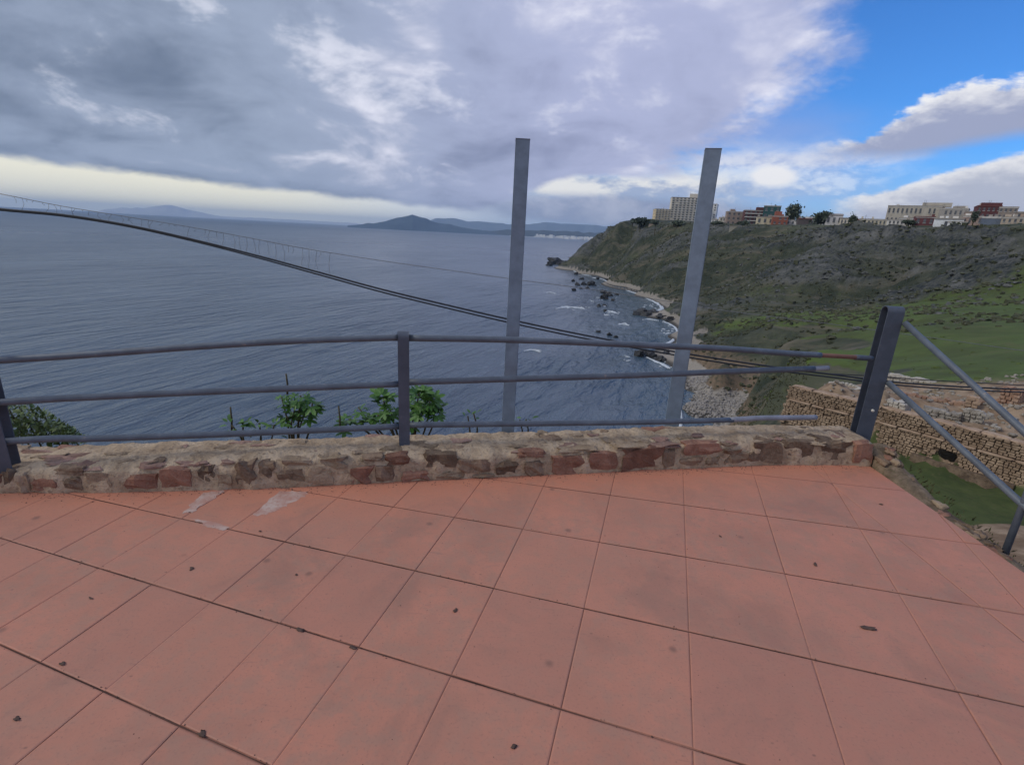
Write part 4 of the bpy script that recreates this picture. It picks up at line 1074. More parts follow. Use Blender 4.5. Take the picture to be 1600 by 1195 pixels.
CRM = m_leaf('creeper leaf', (0.085, 0.130, 0.034), (0.19, 0.235, 0.085))
CRP = blade_mesh('leaf', 0.26); CRP.materials.append(CRM)
def left_bush():
    b = aty(30, 690, 3.35); w = root('creeper_bush', tuple(b), 'dense green bush behind the railing at the left edge, beside the left post', 'bush', 'plants behind the wall')
    r_ = random.Random(8); mb = MB()
    for i in range(3200):
        u = r_.random(); x = -60 + 190 * u + r_.gauss(0, 5); top = np.interp(x, [-60, 0, 40, 70, 100, 130], [622, 626, 630, 642, 662, 684]); y = top + (690 - top) * r_.random() ** 0.8
        p = aty(x, y, 3.35 + r_.uniform(-.05, .35)); s = r_.uniform(.012, .028)
        d = np.array([r_.gauss(0, 1), r_.gauss(0, 1), r_.gauss(0.4, .8)]); d /= np.linalg.norm(d); e = np.cross(d, [0, 0.3, 1]); e /= np.linalg.norm(e) + 1e-9
        mb.add([p, p + d * s + e * s * .45, p + d * s * 2, p + d * s - e * s * .45], [[0, 1, 2, 3]])
    tag(put('foliage', mb.mesh('foliage', False, b), CRM, w), kind='stuff')
    for k in range(7):
        x = -30 + k * 20; t = aty(x, np.interp(x, [-60, 0, 40, 70, 100, 130], [625, 628, 633, 648, 666, 682]) + 3, 3.45); f = t + np.array([.05, .1, -.55])
        mb = MB(); mb.tube([f, (f + t) / 2, t], 0.006, 5); put('stem', mb.mesh('stem', True, b), M['stem'], w)
        for i in range(9):
            o = put('leaf', CRP, None, w); q = f + (t - f) * r_.uniform(.55, 1.0); o.location = tuple(q - b + np.array([0, -.05, 0])); o.rotation_euler = (r_.uniform(-.6, .9), r_.uniform(-.6, .6), r_.uniform(0, 6.3)); sc = r_.uniform(.04, .075); o.scale = (sc, sc, sc)
left_bush()

# ------------------------------------------------------------------ rocks, beach, surf, scrub
def gz(x, y): return float(ground(np.array([x]), np.array([y]))[0])
def sea_rocks():
    r_ = random.Random(12)
    spec = []   # px, py, half width in photo px, half height px, label, group
    spec += [(872, 413, 13, 5, 'largest dark rock of the outcrop off the foot of the headland', None), (858, 415, 5, 3, 'small dark rock at the seaward tip of the headland outcrop', None), (886, 416, 11, 4, 'low dark rock joining the outcrop to the headland', None)]
    for (x, y, w, h) in [(900, 429, 3, 2), (909, 437, 3.5, 2), (896, 440, 2.5, 1.5), (902, 446, 4, 2), (912, 445, 4, 2.5), (924, 446, 5, 3), (896, 454, 3, 2), (918, 451, 3, 1.6), (908, 451, 2.5, 1.5), (934, 436, 2.4, 1.4), (948, 438, 3, 1.5)]:
        spec.append((x, y, w, h, 'dark rock awash in the shallows under the headland', 'dark rocks scattered in the shallows'))
    for (x, y, w, h) in [(943, 458, 4.5, 2.2), (951, 462, 4.5, 3), (945, 467, 5.5, 4), (936, 479, 3, 2), (945, 478, 3, 1.6), (946, 487, 2.4, 1.5), (957, 470, 2.5, 1.6), (965, 461, 3, 1.3)]:
        spec.append((x, y, w, h, 'dark rock in the cluster standing off the first cove', 'dark rock cluster off the first cove'))
    for (x, y, w, h) in [(1006, 492, 12, 4.5), (1022, 491, 9, 4), (1035, 497, 8, 4), (1045, 502, 6, 3)]:
        spec.append((x, y, w, h, 'dark rock of the spit between the two coves', 'rocks of the spit between the coves'))
    for (x, y, w, h) in [(998, 556, 6, 5), (1010, 552, 5, 3.5), (1018, 558, 7, 3.5), (1030, 563, 8, 4), (952, 524, 4, 2), (962, 527, 3, 1.5), (935, 519, 4, 1.6), (1040, 556, 6, 4)]:
        spec.append((x, y, w, h, 'dark rock of the reef below the top rail, near the right tall post', 'rocks of the near reef'))
    own = {(900, 429): 'dark rock nearest the headland foot in the shallows', (909, 437): 'small dark rock just right of the long low one under the headland', (896, 440): 'tiny dark rock furthest left under the headland', (902, 446): 'flat dark rock left of the middle pair in the shallows',
           (912, 445): 'rounded dark rock in the middle of the shallows', (924, 446): 'broad dark rock at the right of the middle row in the shallows', (896, 454): 'lone dark rock furthest left and lowest in the shallows', (918, 451): 'small rock just under the broad dark one', (908, 451): 'small rock just under the rounded middle one',
           (934, 436): 'tiny rock right of the scattered ones, nearest the shore foam', (948, 438): 'low rock beside the foam at the foot of the far beach', (943, 458): 'upper left rock of the black cluster off the first cove', (951, 462): 'upper right rock of the black cluster off the first cove', (945, 467): 'largest black rock, lowest of the tight cluster off the first cove',
           (936, 479): 'dark rock left of the breaking foam patch', (945, 478): 'small flat rock above the breaking foam patch', (946, 487): 'tiny rock inside the breaking foam patch', (957, 470): 'small rock just right of the black cluster', (965, 461): 'low flat rock between the black cluster and the beach',
           (1006, 492): 'long dark rock at the seaward end of the spit between the coves', (1022, 491): 'second rock from the seaward end of the spit between the coves', (1035, 497): 'lumpy rock near the shore end of the spit', (1045, 502): 'last rock of the spit, against the beach',
           (998, 556): 'black rock at the seaward end of the reef just under the top rail', (1010, 552): 'second black rock of the reef under the top rail', (1018, 558): 'third rock of the reef, with foam at its foot', (1030, 563): 'largest rock of the reef beside the right tall post', (1040, 556): 'rock of the reef half behind the right tall post',
           (952, 524): 'lone dark rock above the top rail where the cables cross', (962, 527): 'small rock right of the lone one by the cables', (935, 519): 'small flat rock left of the lone one by the cables'}
    for i, (x, y, w, h, lab, grp) in enumerate(spec):
        lab = own.get((x, y), lab)
        p = at(x, y, SEA); dist = np.linalg.norm(p - EYE); k = dist / F * 1.05
        v = stone_v(CG6, w * k, w * k * r_.uniform(.8, 1.3), h * k * 1.5 + .2, 2.4, .55, i + 50)
        v += 0.12 * w * k * fbm(v / (w * k) * 3, 3, i)[:, None] * np.sign(v) * 0.6
        tag(put('sea_rock', mesh('sea_rock', v, CF6, False), M['searock'], loc=(p[0], p[1], SEA - 0.1), rot=(0, 0, r_.uniform(-.4, .4))), lab, 'rock', grp)
sea_rocks()
def beach():
    mb = MB(); r_ = random.Random(4); n = 0; tries = 0
    while n < 4200 and tries < 30000:
        tries += 1
        x, y = r_.uniform(1060, 1165), r_.uniform(583, 730); p = at(x, y, SEA + 2.4); z = gz(p[0], p[1]) if False else None
        mb_ = (x, y); n += 1
        s = r_.uniform(.10, .42) * (1.8 if r_.random() < .04 else 1)
        pts_ = (p[0], p[1], s); BP.append(pts_)
    A = np.array(BP); z = ground(A[:, 0], A[:, 1])
    for (x, y, s), zz in zip(A, z):
        if zz < SEA - .1 or zz > SEA + 3.6: continue
        v = stone_v(OCT_V, s, s * r_.uniform(.7, 1.2), s * r_.uniform(.5, .8), 2.0, .5, int(r_.random() * 999)) @ rz(r_.uniform(0, 3)).T
        mb.add(v + np.array([x, y, zz + s * .15]), OCT_F)
    tag(put('beach_boulders', mb.mesh('beach_boulders', True), M['pebble']), 'pale boulders and pebbles covering the near beach below the terrace', 'boulders', kind='stuff')
BP = []
OCT_V, OCT_F = cube_grid(1); OCT_V, OCT_F = CG2, CF2
beach()
def foam():
    mb = MB(); r_ = random.Random(6)
    def ribbon(px, w0, w1, jit=1.0):
        P = smooth_path([at(x, y, SEA + .06) for x, y in px], 10); n = len(P)
        t = np.gradient(P, axis=0); t /= np.linalg.norm(t, axis=1)[:, None]; nb = np.stack([-t[:, 1], t[:, 0], 0 * t[:, 0]], 1)
        u = np.sin(np.linspace(0.15, math.pi - .15, n)) ** .6
        W_ = np.linspace(w0, w1, n) * u
        a = P + nb * (W_ * (1 + jit * 0.9 * vnoise(P / 2.2 + 9, 3)))[:, None]; b = P - nb * (W_ * (1 + jit * 0.9 * vnoise(P / 2.0 + 3, 5)))[:, None]; c = P.copy(); c[:, 2] += 0.30 * u
        V = np.stack([a, c, b], 1).reshape(-1, 3)
        mb.add(V, [[i * 3 + k, (i + 1) * 3 + k, (i + 1) * 3 + k + 1, i * 3 + k + 1] for i in range(n - 1) for k in (0, 1)])
    for px, w0, w1 in [([(975, 452), (992, 458), (1010, 465), (1025, 472), (1034, 479), (1032, 484), (1020, 485)], .8, 2.6), ([(1036, 502), (1048, 506), (1056, 514), (1056, 523), (1050, 531), (1042, 536), (1036, 540)], .9, 1.5),
                       ([(868, 482), (885, 480), (900, 481), (914, 483)], 1.0, .5), ([(945, 486), (955, 487), (966, 491)], .7, .7), ([(966, 507), (974, 506), (984, 508)], .8, .6), ([(1012, 558), (1024, 564), (1036, 570), (1046, 575)], .7, 1.1),
                       ([(1052, 580), (1058, 592), (1063, 606), (1064, 622)], .5, .7), ([(925, 434), (940, 437), (955, 443)], .8, .8), ([(1005, 500), (1015, 499), (1028, 501)], .4, .7), ([(1040, 548), (1046, 556), (1050, 570)], .5, .8), ([(1063, 630), (1064, 650), (1062, 690)], .4, .5),
                       ([(850, 458), (858, 458), (868, 459)], .5, .3), ([(820, 548), (832, 547), (845, 549)], .45, .3), ([(890, 420), (905, 427), (925, 431)], .9, .8)]:
        for k in range(3):
            q = [(x + r_.uniform(-2, 2), y + r_.uniform(-1.2, 1.2)) for x, y in px]; ribbon(q, w0 * .42, w1 * .42)
    for (cx_, cy_, nx, ny, n) in [(1025, 481, 14, 6, 26), (1046, 520, 12, 14, 40), (1035, 568, 18, 10, 30), (955, 489, 18, 6, 22), (890, 481, 26, 2.5, 14), (940, 470, 30, 16, 22), (1056, 600, 8, 30, 26), (990, 560, 25, 10, 14)]:
        for k in range(n // 2):
            x, y = cx_ + r_.gauss(0, nx * .55), cy_ + r_.gauss(0, ny * .55); l = r_.uniform(1, 3.4); ribbon([(x - l, y), (x, y - r_.uniform(-.3, .5)), (x + l, y + r_.uniform(-.4, .4))], .12, .25)
    tag(put('surf', mb.mesh('surf', True), M['foam']), 'white surf breaking round the rocks and along the coves', 'surf', kind='stuff')
foam()
def scrub():
    r2 = np.random.default_rng(21)
    n = 46000
    X = r2.uniform(20, 330, n); Y = r2.uniform(60, 640, n)
    zn, z, sl, rib, gul = ground(X, Y, True); rr = np.hypot(X, Y)
    keep = (zn > SEA + 3) & (rr > 100) & ((sl > .2) | ((r2.random(n) < .06) & (rr > 150))) & (zn < 17.5)
    dens = vnoise(np.stack([X / 22, Y / 22, zn / 22], 1), 5) * .5 + .5
    keep &= r2.random(n) < 0.25 + 0.75 * (dens > .45)
    X, Y, zn, sl, rr = X[keep], Y[keep], zn[keep], sl[keep], rr[keep]
    # clumps of leaf-sized facets
    def clumps(name, X, Y, Z, S, mat, label, nsub=2):
        base, bf = cube_grid(nsub); base = base / np.linalg.norm(base, axis=1)[:, None]
        m = len(X)
        nv = len(base)
        jit = r2.uniform(.5, 1.35, (m, nv)); asp = r2.uniform(.45, .8, m)
        P = base[None] * jit[..., None] * S[:, None, None]; P[..., 2] *= asp[:, None]
        ca, sa = np.cos(r2.uniform(0, 6.3, m))[:, None], np.sin(r2.uniform(0, 6.3, m))[:, None]
        P = np.stack([P[..., 0] * ca - P[..., 1] * sa, P[..., 0] * sa + P[..., 1] * ca, P[..., 2]], -1)
        P += np.stack([X, Y, Z + S * .12], 1)[:, None]
        f = np.array(bf); Fa = (f[None] + (np.arange(m) * nv)[:, None, None]).reshape(-1, 4)
        tag(put(name, mesh(name, P.reshape(-1, 3), Fa.tolist()), mat), label, 'scrub', kind='stuff')
    S = r2.uniform(.25, .80, len(X)) * (1 + (r2.random(len(X)) < .03) * .9)
    ms = m_simple('scrub leaves', (0.048, 0.055, 0.034), (0.090, 0.094, 0.056), .18, .95, .6, .15, c2=(0.098, 0.092, 0.066), spec=.1)
    far = rr > 210
    clumps('scrub', X[far], Y[far], zn[far], S[far] * 1.15, ms, 'dark low scrub dotted over the far headland slope', 1)
    clumps('scrub', X[~far], Y[~far], zn[~far], S[~far], ms, 'dark low scrub dotted over the near right hand slope')
    n = 1500; X = r2.uniform(15, 130, n); Y = r2.uniform(40, 200, n); zz, z, sl, rib, gul = ground(X, Y, True); rr = np.hypot(X, Y)
    k = (zz > SEA + 4) & (rr > 60) & (vnoise(np.stack([X / 12, Y / 12, zz * 0], 1), 9) > .1)
    mg = m_simple('meadow tufts', (0.055, 0.075, 0.025), (0.085, 0.115, 0.035), .5, .95, .5, .1, c2=(0.12, 0.10, 0.05), spec=.1)
    clumps('meadow_tufts', X[k], Y[k], zz[k] - .1, r2.uniform(.12, .38, k.sum()), mg, 'rough grassy tufts across the green meadow below the hill')
    # pale and dark outcrop blocks on the rocky flank
    n = 9000; X = r2.uniform(70, 260, n); Y = r2.uniform(90, 420, n); zz, z, sl, rib, gul = ground(X, Y, True); rr = np.hypot(X, Y)
    k = (zz > -24) & (zz < 12) & (sl > .2) & (vnoise(np.stack([X / 16, Y / 16, zz / 6], 1), 19) > .05) & (X - .25 * Y > 40)
    mr = m_simple('outcrop rock', (0.050, 0.056, 0.056), (0.145, 0.145, 0.138), .5, .9, .8, .2, c2=(0.05, 0.055, 0.04), spec=.2)
    clumps('outcrops', X[k], Y[k], zz[k] - .25, r2.uniform(.3, 1.0, k.sum()), mr, 'grey rock outcrops on the steep right hand flank')
scrub()
def bank_plants():
    r2 = np.random.default_rng(31); mb = MB()
    for i in range(4200):
        x, y = r2.uniform(1150, 1260), r2.uniform(585, 665)
        p = at(x, y, -24 + (x - 1180) / 80 * 9)
        mb_p.append((p[0], p[1]))
    A = np.array(mb_p); Z = ground(A[:, 0], A[:, 1])
    for (x, y), z in zip(A, Z):
        if z > -12 or z < -31: continue
        s = r2.uniform(.05, .17)
        for k in range(4):
            d = np.array([r2.normal(), r2.normal(), abs(r2.normal()) + .6]); d /= np.linalg.norm(d); e = np.cross(d, [.3, .2, 1]); e /= np.linalg.norm(e)
            p = np.array([x, y, z - .05]); mb.add([p, p + d * s + e * s * .4, p + d * 2 * s, p + d * s - e * s * .4], [[0, 1, 2, 3]])
    tag(put('bank_weeds', mb.mesh('bank_weeds'), m_simple('bank weed leaves', (0.065, 0.072, 0.034), (0.115, 0.11, 0.055), 1.5, .9, 0, spec=.1)), 'rough weeds on the eroded bank between the pebble beach and the ruins', 'weeds', kind='stuff')
mb_p = []
bank_plants()

# ------------------------------------------------------------------ ruins below the terrace on the right
def wall_run(w, o0, name, P, z0, z1, thick, mat, batter=0.0, cap=None, top_jit=0.1, seed=0, step=0.25):
    """solid rubble wall along a plan line, rough top"""
    P = np.array(P, float); L = np.concatenate([[0], np.cumsum(np.linalg.norm(np.diff(P, axis=0), axis=1))]); n = max(3, int(L[-1] / step))
    S = np.linspace(0, L[-1], n); x = np.interp(S, L, P[:, 0]); y = np.interp(S, L, P[:, 1])
    tx, ty = np.gradient(x), np.gradient(y); l = np.hypot(tx, ty) + 1e-9; nx, ny = -ty / l, tx / l
    zt = np.interp(S, L, z1) if np.ndim(z1) else np.full(n, z1)
    zt = zt + top_jit * vnoise(np.column_stack([S * 1.3, S * 0, S * 0 + seed]), seed)
    V = []
    for (d, z) in ((-batter, None), (0.0, 1), (thick, 1), (thick, None)):
        V.append(np.column_stack([x + nx * d, y + ny * d, zt if z else np.full(n, z0)]))
    V = np.stack(V, 1).reshape(-1, 3)
    Fc = [[i * 4 + k, i * 4 + k + 1, (i + 1) * 4 + k + 1, (i + 1) * 4 + k] for i in range(n - 1) for k in range(3)] + [[0, 1, 2, 3][::-1], [(n - 1) * 4 + k for k in range(4)]]
    mb = MB(); mb.add(V, Fc); return put(name, mb.mesh(name, False, o0), M[mat], w)
LINE = np.array([(23.9, 41.9), (28.75, 36.6), (33.1, 30.6), (37.5, 24.4), (42, 18.5)])
def ruin_stones(w, o0, P, z0, z1, batter, courses, smin, smax, seed, off=0.0, face=-1, hole=None, mat='ruinstone', z1v=None):
    r2 = np.random.default_rng(seed); P = np.array(P, float); L = np.concatenate([[0], np.cumsum(np.linalg.norm(np.diff(P, axis=0), axis=1))]); mb = MB(); big = []
    hc = (z1 - z0) / courses
    for c in range(courses):
        s = r2.uniform(-.2, 0); zc = z0 + hc * (c + .5)
        while s < L[-1]:
            l = r2.uniform(smin, smax); m = s + l / 2
            x, y = np.interp(m, L, P[:, 0]), np.interp(m, L, P[:, 1]); x2, y2 = np.interp(m + .1, L, P[:, 0]), np.interp(m + .1, L, P[:, 1])
            if (x2 - x) ** 2 + (y2 - y) ** 2 < 1e-6: break
            a = math.atan2(y2 - y, x2 - x); nrm = np.array([-math.sin(a), math.cos(a)])
            top = np.interp(m, L, z1v) if z1v is not None else z1 + 1
            s += l
            if hole and hole[0] < m < hole[1] and hole[2] < zc < hole[3]: continue
            if zc > top or r2.random() < 0.05: continue
            bt = -batter * (1 - (zc - z0) / (z1 - z0)) * (-face)
            hx, hy, hz = l / 2 * r2.uniform(.80, .95), r2.uniform(.08, .14), hc / 2 * r2.uniform(.72, .93)
            v = stone_v(CG2, hx, hy, hz, 9, .16, int(r2.integers(9999))) @ rz(a).T
            mb.add(v + np.array([x + nrm[0] * (face * off + bt), y + nrm[1] * (face * off + bt), zc + r2.uniform(-.02, .02)]), CF2)
    o = put('stones', mb.mesh('stones', False, o0), M[mat], w); o['kind'] = 'stuff'; return o
def ruins():
    zl = -10.95; zt = -9.75
    w = root('ruin_wall', (28.75, 36.6, DIT), 'long brown two tier ruin wall of small squared stones above the green ditch', 'ruin'); o0 = np.array([28.75, 36.6, DIT])
    nrm = np.array([-.78, -.62])
    wall_run(w, o0, 'core', LINE, DIT - 1.2, zl, 1.5, 'ruincore', .25, top_jit=.0, seed=1)
    ruin_stones(w, o0, LINE, DIT - .2, zl - .05, .25, 11, .16, .42, 1, .03, hole=(10.6, 11.9, -12.35, -11.55))
    L2 = LINE - nrm * 0.16
    wall_run(w, o0, 'core', L2, zl - .3, zt - .12, 1.3, 'ruincore', .05, top_jit=.05, seed=2)
    ruin_stones(w, o0, L2, zl + .10, zt - .05, .05, 6, .18, .48, 2, .03)
    # projecting string course between the two tiers, broken capping on top
    P = LINE + nrm * 0.10; L = np.concatenate([[0], np.cumsum(np.linalg.norm(np.diff(P, axis=0), axis=1))]); s = 0.1; r_ = random.Random(2)
    while s < L[-1] - 1:
        l = r_.uniform(.9, 2.0); m = s + l / 2; x, y = np.interp(m, L, P[:, 0]), np.interp(m, L, P[:, 1]); x2, y2 = np.interp(m + .1, L, P[:, 0]), np.interp(m + .1, L, P[:, 1]); a = math.atan2(y2 - y, x2 - x)
        v = stone_v(CG2, l / 2 * .97, .17, .065, 8, .06, int(s * 10)) @ rz(a).T
        put('ledge_slab', mesh('ledge_slab', v, CF2), M['ruincap'], w, loc=tuple(np.array([x, y, zl + .02 + r_.uniform(-.02, .02)]) - o0)); s += l
    P = L2 + (-nrm) * 0.4; s = 0.1
    while s < L[-1] - 1:
        l = r_.uniform(.8, 1.9); m = s + l / 2; x, y = np.interp(m, L, P[:, 0]), np.interp(m, L, P[:, 1]); x2, y2 = np.interp(m + .1, L, P[:, 0]), np.interp(m + .1, L, P[:, 1]); a = math.atan2(y2 - y, x2 - x)
        v = stone_v(CG3, l / 2 * .99, .45 * r_.uniform(.85, 1.1), .10, 5, .2, int(s * 10) + 5) @ rz(a).T
        put('capstone', mesh('capstone', v, CF3), M['ruincap'], w, loc=tuple(np.array([x, y, zt - .06 + r_.uniform(-.03, .04)]) - o0)); s += l
    # broken-edged hole: a solid lump, the shade inside painted as near-black
    h = at(1474, 717, -11.95); k = (28.75 + 30.5) / 2
    Lc = np.concatenate([[0], np.cumsum(np.linalg.norm(np.diff(LINE, axis=0), axis=1))]); xh, yh = np.interp(11.25, Lc, LINE[:, 0]), np.interp(11.25, Lc, LINE[:, 1])
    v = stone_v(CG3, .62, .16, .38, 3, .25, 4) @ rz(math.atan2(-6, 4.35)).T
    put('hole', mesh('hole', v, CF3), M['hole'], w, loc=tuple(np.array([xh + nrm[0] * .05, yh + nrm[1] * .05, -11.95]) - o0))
    # stepped footing in front of the base
    a, b = np.interp(9.2, Lc, LINE[:, 0]), np.interp(9.2, Lc, LINE[:, 1])
    FT = np.array([(np.interp(q, Lc, LINE[:, 0]), np.interp(q, Lc, LINE[:, 1])) for q in np.linspace(9.4, 15, 8)]) + nrm * .75
    wall_run(w, o0, 'footing', FT, DIT - .5, DIT + .40, .55, 'ruincore', .12, top_jit=.05, seed=8)
    # separate stretches of ruin behind
    def low(name, px, zb, h, th, mat, lab, stones=0, jit=.15, seed=1):
        P = [at(x, y, zb)[:2] for x, y in px]
        P = np.array(P); 
        if P[0][0] > P[-1][0]: P = P[::-1]
        c = P.mean(0); o = root(name, (c[0], c[1], zb), lab, 'ruin', 'low ruin walls behind the long wall'); q0 = np.array([c[0], c[1], zb])
        wall_run(o, q0, 'core', P, zb - .8, zb + h, th, mat, .03, top_jit=jit, seed=seed)
        if stones: ruin_stones(o, q0, P, zb, zb + h, .03, stones, .25, .6, seed, .02, mat=mat)
        r_ = random.Random(seed); L = np.linalg.norm(P[-1] - P[0])
        for i in range(int(L / .55)):
            t = (i + .5) / int(L / .55); x, y = P[0] + (P[-1] - P[0]) * t
            if len(P) > 2: x, y = np.interp(t, np.linspace(0, 1, len(P)), P[:, 0]), np.interp(t, np.linspace(0, 1, len(P)), P[:, 1])
            a = math.atan2(*(P[-1] - P[0])[::-1]); n_ = np.array([-math.sin(a), math.cos(a)]) * th / 2
            v = stone_v(CG2, r_.uniform(.15, .34), th * r_.uniform(.35, .55), r_.uniform(.06, .16), 3, .35, i + seed) @ rz(a + r_.uniform(-.3, .3)).T
            put('rubble_stone', mesh('rubble_stone', v, CF2), M[mat], o, loc=tuple(np.array([x + n_[0], y + n_[1], zb + h + r_.uniform(-.05, .08)]) - q0))
    low('ruin_low_wall', [(1372, 592), (1400, 596), (1450, 605), (1500, 613), (1545, 626)], -10.2, .55, .55, 'ruinpale', 'long low pale rubble wall at the back of the ruins, below the meadow', 2, .2, 3)
    low('ruin_low_wall', [(1405, 622), (1440, 628), (1480, 636), (1504, 641)], PLAT, .5, .5, 'ruinpink', 'low reddish brown wall stretch left of the yellowish block', 2, .1, 4)
    low('ruin_low_wall', [(1520, 640), (1545, 644), (1580, 652)], -9.8, .6, .45, 'ruinpink', 'low reddish wall stretch right of the yellowish block', 2, .1, 5)
    low('ruin_block', [(1503, 644), (1522, 648)], -9.9, 1.3, .8, 'ruincap', 'tall yellowish square block standing among the ruins', 5, .06, 6)
    low('ruin_block', [(1500, 658), (1534, 666)], -9.9, .95, .5, 'ruingrey', 'grey broken wall piece with gaps in front of the yellowish block', 4, .2, 7)
    low('ruin_block', [(1442, 650), (1470, 655), (1498, 661)], -9.9, .6, .7, 'ruingrey', 'heap of grey squared blocks beside the lower rail of the stair railing', 3, .22, 8)
    low('ruin_block', [(1376, 636), (1392, 640), (1412, 646)], PLAT, .75, .9, 'ruinpale', 'pale lime coated ruin block just right of the corner post', 3, .15, 9)
    low('ruin_block', [(1556, 638), (1586, 646)], -9.3, 1.7, .6, 'ruinpink', 'brick red ruin wall with pale corner, furthest right behind the stair rail', 6, .15, 10)
    low('ruin_low_wall', [(1538, 655), (1572, 662), (1612, 670)], -9.75, .25, 1.3, 'ruingrey', 'flat grey paved platform at the right edge of the ruins', 1, .05, 11)
    low('ruin_low_wall', [(1296, 622), (1330, 628), (1366, 636)], -10.4, .35, .5, 'ruincap', 'low crumbled wall stub left of the corner post', 1, .15, 12)
    # round well mouth
    c = at(1318, 609, -10.6); o = root('ruin_well', tuple(c), 'round pale stone ring of an old well left of the corner post', 'well')
    for i in range(22):
        t = i / 22 * 2 * math.pi; v = stone_v(CG2, .15, .20, .26, 4, .15, i) @ rz(t + math.pi / 2).T
        put('ring_stone', mesh('ring_stone', v, CF2), M['ruinpale'], o, loc=(1.15 * math.cos(t), 1.15 * math.sin(t), .22))
    mb = MB(); mb.tube([(0, 0, -.2), (0, 0, .12)], 1.02, 20); put('fill', mb.mesh('fill'), M['ruingrey'], o)
    # loose stones
    mb = MB(); r2 = np.random.default_rng(5); A = []
    for i in range(700):
        x, y = r2.uniform(1290, 1640), r2.uniform(600, 690); A.append(at(x, y + (x - 1290) * .05, -10)[:2])
    A = np.array(A); Z = ground(A[:, 0], A[:, 1])
    for (x, y), z in zip(A, Z):
        if z < -11.6: continue
        s = r2.uniform(.06, .22); mb.add(stone_v(CG2, s, s * .8, s * .6, 3, .4, int(r2.integers(999))) @ rz(r2.uniform(0, 3)).T + np.array([x, y, z + s * .2]), CF2)
    tag(put('loose_rubble', mb.mesh('loose_rubble'), M['ruingrey']), 'loose stones scattered on the ground between the ruin walls', 'rubble', kind='stuff')
ruins()

